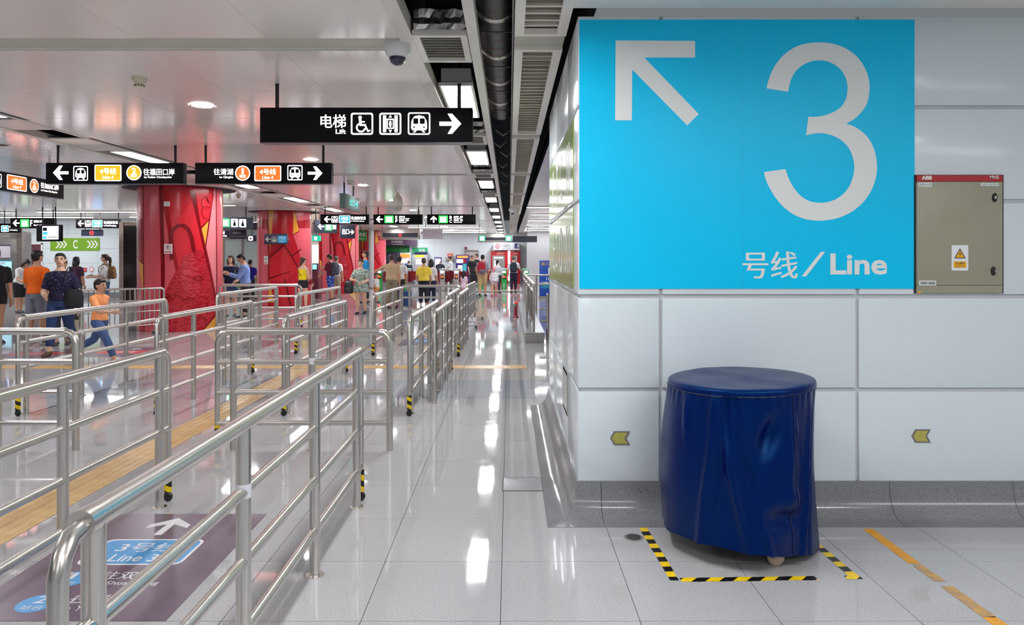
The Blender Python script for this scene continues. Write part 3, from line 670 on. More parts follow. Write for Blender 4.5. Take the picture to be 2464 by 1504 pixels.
b.tube(sp, .003, 6); b.build('side_seam', mat('navy_piping', srgb(8, 26, 70), .5), t, True)
MB().lathe((ox, oy, 0), [(0, .13), (.24, .13), (.26, .15), (.33, zt - .04), (0, zt - .04)], 32).build('bin_body', BLACK, t, True)
CAST = mat('caster_tan', (.55, .42, .30), .5)
for a in (-71, 150, 100, 30):
    rr_ = .285 if a == -71 else .20; cx, cy = ox + rr_ * math.cos(R(a)), oy + rr_ * math.sin(R(a))
    k = MB().lathe((cx, cy, .042), [(.0, -.016), (.034, -.016), (.042, -.01), (.042, .01), (.034, .016), (0, .016)], 20, 'y').build('caster_wheel', CAST, t, True)
    MB().box(cx - .014, cx + .014, cy - .022, cy + .022, .04, .10).build('caster_fork', STEELD, k)
# ================================================================== FLOOR TAPES AND MARKS
def tape(x0, y0, x1, y1, wd, m, lab, gr=None, z=.0012):
    d = Vector((x1 - x0, y1 - y0, 0)); ln = d.length; t_ = MB(); nseg = max(2, int(ln / .04)); up, lo = [], []
    for k in range(nseg + 1):
        u = ln * k / nseg; j = .0025; up.append((u + (random.uniform(-.006, .006) if k in (0, nseg) else 0), wd / 2 + random.uniform(-j, j))); lo.append((u, -wd / 2 + random.uniform(-j, j)))
    for k in range(nseg): t_.poly([lo[k], lo[k + 1], up[k + 1], up[k]], 0, lambda u, v, w: (u, v, z))
    o = t_.build('floor_tape', m, None); o.location = (x0, y0, 0); o.rotation_euler = (0, 0, math.atan2(d.y, d.x)); return tag(o, lab, 'tape', gr)
HZ1 = stripes('hazard_tape_straight', srgb(245, 205, 20), srgb(18, 18, 20), .115, (1, .02, 0), .5, .35)
HZ2 = stripes('hazard_tape_diagonal', srgb(245, 205, 20), srgb(18, 18, 20), .135, (1, -1.0, 0), .5, .35)
tape(.775, 4.10, .80, 3.43, .046, HZ1, 'yellow and black hazard tape left of the blue cover', 'hazard tapes')
tape(.83, 3.435, 1.50, 3.455, .042, HZ2, 'yellow and black hazard tape in front of the blue cover', 'hazard tapes')
tape(1.66, 4.10, 1.69, 3.46, .046, HZ1, 'yellow and black hazard tape right of the blue cover', 'hazard tapes')
tape(1.64, 3.46, 1.72, 3.462, .036, HZ2, 'torn end of hazard tape at the right corner', 'hazard tapes', z=.0016)
OT = noisy('worn_orange_tape', srgb(222, 150, 30), srgb(235, 165, 45), 14, .45); OT2 = noisy('faded_orange_tape', srgb(206, 158, 84), srgb(168, 140, 110), 20, .5)
tape(2.065, 4.08, 2.07, 3.62, .06, OT, 'orange floor tape starting at the skirting', 'orange tapes')
tape(2.075, 3.60, 2.08, 3.42, .055, OT2, 'short faded piece of orange floor tape', 'orange tapes')
tape(2.08, 3.37, 2.085, 3.08, .06, OT2, 'long faded piece of orange floor tape near the picture bottom', 'orange tapes')
tape(2.085, 3.08, 2.09, 2.9, .062, OT, 'bright orange end of floor tape at the picture bottom', 'orange tapes')
t = thing('floor_plug', 'small dark round plug in the floor beside the hazard tape', 'plug', (.695, 3.96, 0))
MB().lathe((.695, 3.96, 0), [(.040, 0), (.040, .004), (.034, .005), (0, .003)], 24).build('plug_disc', mat('plug_dark', (.05, .05, .055), .5), t, True)
frame(MB(), circ(.695, 3.96, .055), circ(.695, 3.96, .040), lambda u, v, w: (u, v, .0008)).build('plug_rim', mat('plug_stain', (.25, .22, .2), .6), t)
t = thing('floor_access_plate', 'narrow grey access plate in the floor near the pillar corner', 'plate', (.0, 4.9, 0))
MB().box(-.038, .228, 4.75, 5.03, -.01, .003).build('plate', granite('plate_granite', (.12, .12, .13), (.36, .37, .39), (.5, .5, .52), 130, .16), t)
for bx in ((-.045, -.038, 4.745, 5.035), (.228, .235, 4.745, 5.035), (-.045, .235, 4.743, 4.75), (-.045, .235, 5.03, 5.037)): MB().box(*bx, -.01, .0034).build('plate_edge', mat('rust_edge', (.1, .08, .07), .8), t)
# floor sticker: way to line 3
STK = noisy('plum_floor_vinyl', srgb(98, 82, 98), srgb(108, 90, 106), 5, .28); SKW = mat('floor_print_white', (.72, .71, .74), .4); SKB = mat('floor_print_blue', srgb(70, 150, 205), .35)
sx0, sx1, sy0, sy1 = -2.42, -1.475, 3.045, 4.32
t = thing('floor_sticker', 'plum floor sticker pointing to Line 3 between the front rails', 'sticker', ((sx0 + sx1) / 2, sy0, 0))
MB().box(sx0, sx1, sy0, sy1, 0, .0012).build('vinyl_sheet', STK, t)
ff = lambda z: (lambda u, v, w: (u, v, z + w))
b = MB(); arrow(b, -1.98, 4.12, .26, 90, ff(.0016), .14); b.build('arrow', SKW, t)
MB().poly(rrect(-2.215, -1.675, 3.60, 3.93, .05), 0, ff(.0016)).build('panel_border', SKW, t)
MB().poly(rrect(-2.20, -1.69, 3.615, 3.915, .04), 0, ff(.0019)).build('line_panel', SKB, t)
b = MB(); letter(b, '3号线', -2.10, -1.78, 3.76, 3.88, ff(.0022), .02); letter(b, 'Line 3', -2.07, -1.83, 3.64, 3.73, ff(.0022), .012); b.build('line_lettering', SKW, t)
for y, s_, cn, en in ((3.44, '1', '往双龙', 'to Shuanglong'), (3.20, '2', '往益田', 'to Yitian')):
    MB().poly(circ(-2.13, y, .085), 0, ff(.0016)).build('platform_disc', SKB, t)
    b = MB(); letter(b, s_, -2.145 if s_ == '1' else -2.155, -2.122 if s_ == '1' else -2.105, y - .0, y + .07, ff(.002), .01); letter(b, '站台', -2.18, -2.08, y - .06, y - .02, ff(.002), .005); b.build('platform_lettering', SKW, t); b = MB(); letter(b, cn, -2.0, -1.74, y, y + .085, ff(.0016), .012); letter(b, en, -2.0, -1.68 if y > 3.3 else -1.8, y - .07, y - .02, ff(.0016), .006); b.build('direction_lettering', SKW, t)
# second sticker further along the aisle and two beyond the left rails
def small_sticker(x0, x1, y0, y1, lab, m2):
    t = thing('floor_sticker', lab, 'sticker', ((x0 + x1) / 2, y0, 0)); MB().box(x0, x1, y0, y1, 0, .0012).build('vinyl_sheet', STK, t)
    MB().poly(rrect(x0 + .1 * (x1 - x0), x1 - .1 * (x1 - x0), y0 + .3 * (y1 - y0), y0 + .62 * (y1 - y0), .04), 0, ff(.0018)).build('line_panel', m2, t)
    b = MB(); arrow(b, (x0 + x1) / 2, y0 + .8 * (y1 - y0), .2, 90, ff(.0018), .14); b.build('arrow', SKW, t)
    b = MB(); letter(b, '3号线' if m2 is SKB else '4号线', x0 + .3 * (x1 - x0), x1 - .3 * (x1 - x0), y0 + .38 * (y1 - y0), y0 + .55 * (y1 - y0), ff(.0021), .02); b.build('lettering', SKW, t)
small_sticker(-2.0, -1.25, 12.6, 14.2, 'floor sticker with blue panel in the far queue aisle', SKB)
SKR = mat('floor_print_red', srgb(205, 60, 60), .35)
small_sticker(-8.2, -7.2, 11.0, 12.2, 'floor sticker with red panel under the walking woman', SKR)
small_sticker(-6.9, -5.9, 11.2, 12.4, 'floor sticker with red panel beside the left rails', SKR)
# ================================================================== STAINLESS QUEUE RAILS
HAZ = stripes('caster_hazard_tape', srgb(235, 200, 10), srgb(15, 15, 18), .075, (.5, .2, 1), .5, .4)
RZ = (.965, .72, .47, .22)
def caster(b_root, x, y):
    q = MB().tube([(x, y, .205), (x, y, .062)], .024, 12).build('caster_leg', HAZ, b_root, True, world=False)
    MB().box(x - .012, x + .012, y - .016, y + .016, .035, .07).build('caster_fork', BLACK, q, world=False)
    MB().lathe((x, y, .03), [(0, -.012), (.024, -.012), (.03, -.006), (.03, .006), (.024, .012), (0, .012)], 14, 'y').build('wheel', BLACK, q, True, world=False)
def rail(loc, rz, length, posts, lab, near=True, far=True, sticker=None):
    """a barrier along local +Y from 0 to length; posts at the given stations; a hoop on casters at each marked end"""
    t = thing('queue_rail', lab, 'railing', (loc[0], loc[1], 0), rz, 'stainless steel queue rails')
    h = .06; pl_ = [(0, 0 if near else -.0, RZ[0])]
    a, e = (0.0, length)
    # top rail with bent ends
    pts = []
    if near: pts += [(0, a, RZ[3] - .02), (0, a, RZ[0] - .09), (0, a + .015, RZ[0] - .045), (0, a + .04, RZ[0] - .014), (0, a + .085, RZ[0])]
    else: pts += [(0, a, 0), (0, a, RZ[0] - .10), (0, a + .015, RZ[0] - .045), (0, a + .045, RZ[0] - .014), (0, a + .10, RZ[0])]
    mid = []
    if far: mid = [(0, e - .085, RZ[0]), (0, e - .04, RZ[0] - .014), (0, e - .015, RZ[0] - .045), (0, e, RZ[0] - .09), (0, e, RZ[3] - .02)]
    else: mid = [(0, e - .10, RZ[0]), (0, e - .045, RZ[0] - .014), (0, e - .015, RZ[0] - .045), (0, e, RZ[0] - .10), (0, e, 0)]
    # split: thin hoops, thick top rail between the outer posts
    MB().tube(pts[:-1] + [(0, a + .13, RZ[0])] if near else pts[:-1] + [(0, a + .13, RZ[0])], .021 if near else .028, 14).build('end_hoop', STEEL, t, True, world=False)
    MB().tube([(0, e - .13, RZ[0])] + mid[1:], .021 if far else .028, 14).build('end_hoop', STEEL, t, True, world=False)
    MB().tube([(0, a + .085, RZ[0]), (0, e - .085, RZ[0])], .030, 18).build('top_rail', STEEL, t, True, world=False)
    for y in (a + .10, e - .10): MB().tube([(0, y - .02, RZ[0]), (0, y + .02, RZ[0])], .0325, 18).build('rail_sleeve', STEEL, t, True, world=False)
    for z in RZ[1:]: MB().tube([(0, a, z), (0, e, z)], .0215, 14).build('lower_rail', STEEL, t, True, world=False)
    for y in posts:
        p = MB().tube([(0, y, 0), (0, y, RZ[0])], .0265, 16).build('post', STEEL, t, True, world=False)
        MB().lathe((0, y, 0), [(.045, 0), (.045, .003), (.03, .005), (.0, .005)], 20).build('floor_flange', STEEL, p, True, world=False)
    if sticker is not None: MB().lathe((0, posts[sticker], .70), [(.0268, -.0), (.0272, 0), (.0272, .05), (.0268, .05)], 16).build('paper_band', mat('paper_band_white', (.75, .75, .8), .5), t, True, world=False)
    if near: caster(t, 0, a)
    if far: caster(t, 0, e)
    return t
rail((-.955, 1.50), 0, 3.06, (.13, 1.05, 1.99, 2.94), 'nearest stainless queue rail running from the picture bottom toward the middle', sticker=1)
rail((-2.19, 1.50), 0, 3.05, (.13, 1.05, 1.98, 2.94), 'stainless queue rail at the lower left of the plum floor sticker')
rail((-.97, 5.76), R(90), 1.40, (.63, 1.27), 'crosswise stainless queue rail in the middle of the picture', near=False, sticker=0)
rail((-3.52, 5.76), R(90), 1.40, (.63, 1.27), 'crosswise stainless queue rail at the left picture edge', near=False)
rail((-4.85, 7.0), 0, 3.05, (.12, 1.04, 1.98, 2.92), 'stainless queue rail in front of the walking woman and boy', sticker=1)
rail((-3.48, 7.0), 0, 2.62, (.12, .82, 1.66, 2.50), 'stainless queue rail before the nearest red column', sticker=1)
rail((-2.225, 7.0), 0, 2.68, (.12, .95, 1.75, 2.55), 'stainless queue rail behind the crosswise middle rail', sticker=1)
rail((-.985, 7.0), 0, 2.7, (.12, .95, 1.75, 2.58), 'stainless queue rail at the edge of the open walkway, nearer one', sticker=1)
rail((-.805, 7.62), 0, 2.2, (.06, .75, 1.42, 2.05), 'short stainless queue rail doubled up beside the open walkway', near=False)
rail((-.80, 11.2), 0, 2.4, (.10, .85, 1.6, 2.28), 'far stainless queue rail at the edge of the walkway')
rail((-.97, 11.0), 0, 2.5, (.12, .9, 1.65, 2.38), 'far stainless queue rail doubled behind the walkway rail')
rail((-2.17, 11.3), 0, 3.0, (.12, 1.05, 1.98, 2.88), 'far stainless queue rail in front of the man in beige')
rail((-3.46, 11.5), 0, 3.0, (.12, 1.05, 1.98, 2.88), 'far stainless queue rail in front of the man with the backpack')
rail((-4.74, 11.5), 0, 3.0, (.12, 1.05, 1.98, 2.88), 'far stainless queue rail before the second red column')
rail((-1.02, 15.1), R(90), 1.26, (.45, 1.1), 'far crosswise queue rail in front of the woman in yellow', near=False, far=False)
rail((-4.57, 15.6), R(90), 1.80, (.12, .9, 1.68), 'far crosswise queue rail in front of the woman in navy')
# barred crowd barriers
def barrier(x0, y0, x1, y1, ht, lab, n, feet=True):
    d = Vector((x1 - x0, y1 - y0, 0)); ln = d.length
    t = thing('crowd_barrier', lab, 'barrier', (x0, y0, 0), math.atan2(d.y, d.x), 'barred crowd barriers')
    MB().tube([(0, 0, .06), (0, 0, ht - .06), (.02, 0, ht - .015), (.06, 0, ht), (ln - .06, 0, ht), (ln - .02, 0, ht - .015), (ln, 0, ht - .06), (ln, 0, .06)], .022, 12).build('outer_frame', STEEL, t, True, world=False)
    for z in (ht - .24, ht - .46, .2): MB().tube([(0, 0, z), (ln, 0, z)], .014, 10).build('cross_bar', STEEL, t, True, world=False)
    for k in range(1, n): MB().tube([(ln * k / n, 0, .2), (ln * k / n, 0, ht - (.0 if k % 5 else 0))], .011 if k % 6 else .02, 8).build('bar', STEEL, t, True, world=False)
    for x in (.14, ln - .14):
        k = MB().box(x - .04, x + .04, -.22, .22, .055, .075).build('foot', STEELD, t, world=False)
        for yy in (-.2, .2): MB().lathe((x, yy, .03), [(0, -.02), (.03, -.02), (.03, .02), (0, .02)], 12, 'y').build('wheel', BLACK, k, True, world=False)
        MB().tube([(x, 0, .07), (x, 0, .2)], .014, 8).build('stem', STEELD, t, True, world=False)
barrier(-8.35, 13.55, -7.13, 14.65, .94, 'barred steel crowd barrier in front of the nearest red column', 18)
barrier(-.93, 15.6, -.88, 18.2, .95, 'barred steel crowd barrier at the far end of the walkway rails', 16)
# ================================================================== HANGING SIGNS
# every sign face is laid out in metres: u from its left edge, v from its lower edge, facing local -Y
def train_icon(t, u, v, s, lit, m=LITW, bg=SIGNK, num=None):
    """rounded square with the front of a train"""
    f = flatfn(-.062); g = flatfn(-.0626); h = flatfn(-.0632)
    b = MB(); o_, i_ = rrect(u, u + s, v, v + s, s * .1), rrect(u + s * .055, u + s * .945, v + s * .055, v + s * .945, s * .07); frame(b, o_, i_, f)
    k = b.build('icon_border', m, t, world=False)
    b = MB(); pts = [(u + s * x, v + s * y) for x, y in ((.20, .20), (.80, .20), (.86, .30), (.84, .62), (.72, .82), (.5, .87), (.28, .82), (.16, .62), (.14, .30))]; b.poly(pts, 0, f)
    b.poly([(u + s * x, v + s * y) for x, y in ((.22, .10), (.32, .10), (.40, .20), (.32, .20))], 0, f); b.poly([(u + s * x, v + s * y) for x, y in ((.78, .10), (.68, .10), (.60, .20), (.68, .20))], 0, f)
    b.build('train_front', m, k, world=False)
    b = MB()
    for x0, x1 in ((.24, .47), (.53, .76)): b.poly(rrect(u + s * x0, u + s * x1, v + s * .48, v + s * .74, s * .04, 2), 0, g)
    for x in (.28, .72): b.poly(circ(u + s * x, v + s * .34, s * .045, 10), 0, g)
    b.build('train_windows', bg, k, world=False)
    if num:
        b = MB(); letter(b, num, u + s * .46, u + s * .54, v + s * .5, v + s * .72, h, .0); b.build('train_number', m, k, world=False)
def line_box(t, u, v, w_, h_, m, cn, en, border=True):
    f, g, h = flatfn(-.062), flatfn(-.0626), flatfn(-.0632)
    if border: b = MB(); b.poly(rrect(u, u + w_, v, v + h_, .018, 3), 0, f); k = b.build('panel_border', LITW, t, world=False)
    e = .012 if border else 0
    k = MB().poly(rrect(u + e, u + w_ - e, v + e, v + h_ - e, .010, 3), 0, g).build('line_panel', m, t, world=False)
    b = MB(); letter(b, cn, u + w_ * .2, u + w_ * .8, v + h_ * .42, v + h_ * .8, h, .012); letter(b, en, u + w_ * .3, u + w_ * .7, v + h_ * .14, v + h_ * .34, h, .01); b.build('line_lettering', LITW, k, world=False)
def disc(t, u, v, r, s_, m=LITR):
    f, g, h = flatfn(-.062), flatfn(-.0626), flatfn(-.0632)
    MB().poly(circ(u, v, r), 0, f).build('disc_border', LITW, t, world=False); k = MB().poly(circ(u, v, r * .88), 0, g).build('platform_disc', m, t, world=False)
    b = MB(); wn = .28 if s_ != '1' else .13; letter(b, s_, u - r * wn, u + r * wn, v - r * .15, v + r * .62, h, .02); letter(b, '站台', u - r * .42, u + r * .42, v - r * .6, v - r * .2, h, .015); b.build('disc_lettering', LITW, k, world=False)
def words(t, s_, u0, u1, v0, v1, m=None, bold=.012, nm='lettering'):
    b = MB(); letter(b, s_, u0, u1, v0, v1, flatfn(-.062), bold); return b.build(nm, m or LITW, t, world=False)
def sarrow(t, u, v, s_, ang, m=None):
    b = MB(); arrow(b, u, v, s_, ang, flatfn(-.062), .15); return b.build('arrow', m or LITW, t, world=False)
def exit_icon(t, u, v, w_, h_, gm=None):
    k = MB().poly([(u, v), (u + w_, v), (u + w_, v + h_), (u, v + h_)], 0, flatfn(-.062)).build('exit_panel', gm or LITG, t, world=False)
    b = MB(); g = flatfn(-.0626)
    for c in (.26, .5, .74):
        b.poly([(u + w_ * (c + x), v + h_ * y) for x, y in ((-.085, .12), (.085, .12), (.085, .45), (.045, .55), (.11, .82), (-.11, .82), (-.045, .55), (-.085, .45))], 0, g); 
    b.poly([(u + w_ * x, v + h_ * y) for x, y in ((.16, .12), (.84, .12), (.84, .22), (.16, .22))], 0, flatfn(-.0624)); b.poly([(u + w_ * x, v + h_ * y) for x, y in ((.2, .42), (.8, .42), (.8, .54), (.2, .54))], 0, flatfn(-.0625))
    b.build('exit_figures', LITW, k, world=False)
def sign(lab, x0, y, wd, z0, ht, rods, rz=0.0, nm='hanging_sign', m=None, top=ZC, d=.06, group='lit hanging signs'):
    t = thing(nm, lab, 'sign', (x0, y, z0), rz, group)
    MB().cbox(0, wd, -d, d, 0, ht, .004).build('sign_box', m or SIGNK, t, 30, world=False)
    MB().box(.0, wd, -d - .001, d + .001, -.006, .0).build('lower_trim', mat('sign_edge_grey', (.10, .09, .12), .3, .5), t, world=False)
    for u in rods:
        k = MB().tube([(u, 0, ht), (u, 0, top - z0 + .004)], .017, 10).build('hanger_rod', BLACKM, t, True, world=False)
        MB().lathe((u, 0, top - z0), [(.0, -.004), (.02, -.004), (.02, .004), (0, .004)], 14).build('ceiling_rose', BLACKM, k, True, world=False)
    return t
def frontal(lab, xa, xb, ya, yb, Y, rods, **k):
    return sign(lab, PX(xa, Y), Y, PX(xb, Y) - PX(xa, Y), PZ(yb, Y), PZ(ya, Y) - PZ(yb, Y), [PX(r, Y) - PX(xa, Y) for r in rods], **k), lambda x: (x - xa) * Y / F, lambda y: (yb - y) * Y / F
# 1: lift sign nearest the camera
t, U, V = frontal('nearest black hanging sign with lift, wheelchair and train icons', 631, 1138, 262, 345, 6.28, (667, 1105))
t.children[-2] if False else None
words(t, '电梯', U(776), U(836), V(311), V(279), bold=.012, nm='lettering_chinese'); words(t, 'Lift', U(812), U(836), V(325), V(314), bold=.014, nm='lettering_latin')
s_ = U(901) - U(848)
f = flatfn(-.062)
b = MB(); frame(b, rrect(U(848), U(901), V(327), V(275), .02), rrect(U(851.5), U(897.5), V(323.5), V(278.5), .014), f); k = b.build('wheelchair_border', LITW, t, world=False)
b = MB(); b.poly(circ(U(870), V(286), s_ * .075, 14), 0, f)
b.poly([(U(x), V(y)) for x, y in ((867, 290), (873, 290), (874, 302), (884, 302), (884, 306), (869, 306))], 0, f); b.poly([(U(x), V(y)) for x, y in ((880, 305), (884, 305), (890, 317), (894, 315), (895, 318), (888, 321))], 0, f); b.poly([(U(x), V(y)) for x, y in ((873, 295), (881, 295), (881, 298), (873, 298))], 0, f)
pts = [(U(872) + s_ * .22 * math.cos(R(a)), V(310) + s_ * .22 * math.sin(R(a))) for a in range(110, 351, 15)]; pin = [(U(872) + s_ * .15 * math.cos(R(a)), V(310) + s_ * .15 * math.sin(R(a))) for a in range(110, 351, 15)]
for q in range(len(pts) - 1): b.poly([pts[q], pts[q + 1], pin[q + 1], pin[q]], 0, f)
b.build('wheelchair_figure', LITW, k, world=False)
b = MB(); frame(b, rrect(U(916), U(968), V(327), V(275), .02), rrect(U(919.5), U(964.5), V(323.5), V(278.5), .014), f); k = b.build('lift_border', LITW, t, world=False)
b = MB()
for xa, xb in ((924.5, 932), (952, 959.5)): b.poly([(U(xa), V(321)), (U(xb), V(321)), (U(xb), V(281)), (U(xa), V(281))], 0, f)
frame(b, [(U(933.5), V(313)), (U(950.5), V(313)), (U(950.5), V(289)), (U(933.5), V(289))], [(U(936), V(310.5)), (U(948), V(310.5)), (U(948), V(291.5)), (U(936), V(291.5))], f)
b.poly([(U(938), V(286)), (U(946), V(286)), (U(942), V(280))], 0, f); b.poly([(U(938), V(316)), (U(946), V(316)), (U(942), V(322))], 0, f)
b.poly([(U(x), V(y)) for x, y in ((940, 294), (944, 294), (945, 302), (943.5, 309), (940.5, 309), (939, 302))], 0, f); b.build('lift_figure', LITW, k, world=False)
train_icon(t, U(984), V(327), U(1037) - U(984), True)
sarrow(t, U(1085), V(301), U(1111) - U(1059), 0)
# 2 and 3: line 4 platform signs
t, U, V = frontal('black hanging sign pointing left to Futian Checkpoint before the nearest red column', 117, 445, 393, 443, 9.7, (140, 422))
sarrow(t, U(153), V(417), U(172) - U(135), 180); train_icon(t, U(183), V(436), U(218) - U(183), True, num='1')
line_box(t, U(234), V(437), U(298) - U(234), V(398) - V(437), LITO, '4号线', 'Line 4'); disc(t, U(328), V(417), U(346) - U(328), '2', LITO)
words(t, '往福田口岸', U(351), U(425), V(423), V(407), bold=.01, nm='lettering_chinese'); words(t, 'to Futian Checkpoint', U(352), U(418), V(431), V(425), bold=.008, nm='lettering_latin')
t, U, V = frontal('black hanging sign pointing right to Qinghu before the nearest red column', 474, 800, 393, 443, 9.7, (495, 778))
words(t, '往清湖', U(519), U(565), V(422), V(407), bold=.01, nm='lettering_chinese'); words(t, 'to Qinghu', U(532), U(565), V(431), V(425), bold=.008, nm='lettering_latin')
disc(t, U(588), V(418), U(606) - U(588), '1'); line_box(t, U(616), V(437), U(680) - U(616), V(400) - V(437), LITR, '4号线', 'Line 4'); train_icon(t, U(695), V(435), U(731) - U(695), True, num='1'); sarrow(t, U(761), V(418), U(778) - U(743), 0)
# 4: sign at the left edge, turned side-on (its face looks towards the walkway)
t = sign('black hanging line 4 sign seen side-on at the left picture edge', -7.62, 10.1, 2.05, 2.572, .284, (.3, 1.75), R(92))
sarrow(t, .12, .14, .18, 180); train_icon(t, .28, .04, .20, True, num='1'); line_box(t, .60, .03, .46, .225, LITR, '4号线', 'Line 4'); disc(t, 1.25, .142, .11, '2'); words(t, '往福田口岸', 1.42, 1.90, .13, .22, nm='lettering_chinese'); words(t, 'to Futian Checkpoint', 1.42, 1.86, .07, .11, bold=.008, nm='lettering_latin')
# 5..: signs further back
t, U, V = frontal('hanging line 3 sign above the green C board on the left', 185, 289, 527, 549, 24.0, (195, 285))
sarrow(t, U(197), V(538), U(205) - U(190), 180); train_icon(t, U(207), V(546), U(222) - U(207), True); line_box(t, U(224), V(547), U(249) - U(224), V(530) - V(547), LITB, '3号线', 'Line 3'); words(t, '往益田/双龙', U(252), U(286), V(539), V(532)); words(t, 'to Yitian/Shuanglong', U(252), U(282), V(546), V(541), bold=.006, nm='lettering_latin')
t, U, V = frontal('hanging exit sign F with green panel at the left above the queue', 28, 134, 525, 549, 22.5, (39, 128))
sarrow(t, U(42), V(537), U(50) - U(34), 180); exit_icon(t, U(52), V(547), U(73) - U(52), V(528) - V(547)); words(t, 'F', U(76), U(81), V(545), V(530)); words(t, '福田口岸', U(84), U(106), V(536), V(530)); words(t, 'Checkpoint', U(84), U(104), V(545), V(540), bold=.006, nm='lettering_latin')
t, U, V = frontal('hanging line 3 sign cut by the left picture edge', -40, 48, 538, 560, 23.2, (-20, 11))
line_box(t, U(6), V(558), U(24) - U(6), V(543) - V(558), LITB, '3号线', 'Line 3'); words(t, '往双龙', U(26), U(45), V(549), V(543)); words(t, 'to Shuanglong', U(26), U(45), V(556), V(552), bold=.006, nm='lettering_latin')
t, U, V = frontal('hanging line 3 sign to Yitian and Shuanglong in front of the third red column', 772, 888, 516, 540, 21.3, (782, 881))
sarrow(t, U(789), V(528), U(797) - U(781), 180); train_icon(t, U(799), V(536), U(814) - U(799), True); line_box(t, U(817), V(537), U(844) - U(817), V(519) - V(537), LITB, '3号线', 'Line 3'); words(t, '往益田/双龙', U(846), U(881), V(529), V(521)); words(t, 'to Yitian/Shuanglong', U(846), U(877), V(534), V(531), bold=.006, nm='lettering_latin')
t, U, V = frontal('hanging exit sign E F with arrow left above the ticket gates', 899, 1017, 516, 540, 21.3, (910, 1007))
sarrow(t, U(914), V(528), U(923) - U(907), 180); exit_icon(t, U(926), V(537), U(948) - U(926), V(519) - V(537))
words(t, 'E', U(952), U(957), V(527), V(520)); words(t, 'F', U(952), U(957), V(536), V(529)); words(t, '福华三路', U(961), U(975), V(524), V(520)); words(t, 'Fuhua 3rd Road', U(961), U(986), V(527), V(525), bold=.006); words(t, '益田路（北）', U(961), U(984), V(532), V(528)); words(t, 'Yitian Road N.', U(961), U(979), V(536), V(533.5), bold=.006)
t, U, V = frontal('hanging exit sign B C with arrow up above the walkway', 1028, 1145, 516, 540, 21.3, (1038, 1137))
sarrow(t, U(1044), V(528), U(1053) - U(1037), 90); exit_icon(t, U(1056), V(537), U(1078) - U(1056), V(519) - V(537))
words(t, 'B', U(1082), U(1088), V(527), V(520)); words(t, 'C', U(1082), U(1088), V(536), V(529)); words(t, '益田路（西）', U(1092), U(1114), V(524), V(520)); words(t, 'Yitian Road W.', U(1092), U(1112), V(527), V(525), bold=.006); words(t, '益田路（东）', U(1092), U(1114), V(532), V(528)); words(t, 'Yitian Road E.', U(1092), U(1112), V(536), V(533.5), bold=.006)
# small side-on signs
GRN = mat('dim_green_sign', (.16, .24, .22), .3); CYN = mat('dim_cyan_print', (.1, .75, .7), .4, emit=.5, ecol=(.05, .8, .7))
t = sign('small grey-green side-on sign under the ceiling in front of the exit signs', -3.36, 14.3, 1.35, 2.57, .30, (.15, 1.0), R(90), m=GRN)
words(t, '出口', .35, .85, .08, .22, CYN); sarrow(t, 1.05, .15, .22, 0, CYN)
t = sign('side-on sign with restroom and wheelchair icons beside the nearest red column', -8.75, 20.6, 1.3, 2.42, .36, (.05, 1.1), R(40), m=mat('sign_slate', (.07, .08, .11), .3))
sarrow(t, .22, .18, .2, 180); exit_icon(t, .36, .06, .24, .24); 
for u, q in ((.64, 'R'), (.88, 'W')): 
    MB().poly(rrect(u, u + .2, .06, .30, .02, 3), 0, flatfn(-.062)).build('icon_panel', LITW, t, world=False); b = MB(); b.poly(circ(u + .1, .245, .026, 10), 0, flatfn(-.0626)); b.poly([(u + .05, .09), (u + .15, .09), (u + .125, .215), (u + .075, .215)], 0, flatfn(-.0626)); b.build('icon_figure', SIGNK, t, world=False)
t = sign('dark side-on exit sign left of the third red column', -6.16, 22.4, .72, 2.36, .40, (.05,), R(30), m=mat('sign_slate', (.07, .08, .11), .3))
sarrow(t, .2, .2, .2, 180); exit_icon(t, .33, .08, .22, .24); words(t, '厕', .57, .68, .12, .28)
t = sign('dark side-on exit sign with arrow right before the third red column', -5.42, 22.75, .46, 2.20, .42, (.05,), R(25), m=mat('sign_slate', (.07, .08, .11), .3))
words(t, '出口', .05, .27, .12, .30); sarrow(t, .36, .2, .15, 0)
# sign fixed to the second column, and dark boards of the service booth
t = thing('column_sign', 'grey line 3 sign with arrow left fixed to the second red column', 'sign', (PX(637, 22.2), 22.2, PZ(588, 22.2)), 0)
MB().cbox(0, .72, -.06, .04, 0, .325, .01).build('sign_box', mat('sign_plum', (.06, .05, .09), .35), t, 30, world=False); MB().box(.1, .6, .04, .6, .12, .2).build('bracket', STEELD, t, world=False)
sarrow(t, .12, .16, .17, 180, WHITE); train_icon(t, .23, .06, .18, True, WHITE, mat('sign_plum', (.06, .05, .09), .35)); BLU = mat('print_blue', srgb(60, 150, 200), .35, emit=.3, ecol=(.05, .35, .6))
k = MB().poly(rrect(.435, .70, .05, .27, .02, 3), 0, flatfn(-.062)).build('line_panel', BLU, t, world=False); b = MB(); letter(b, '3号线', .48, .66, .15, .24, flatfn(-.0626), .01); letter(b, 'Line 3', .52, .62, .08, .12, flatfn(-.0626), .01); b.build('line_lettering', WHITE, k, world=False)
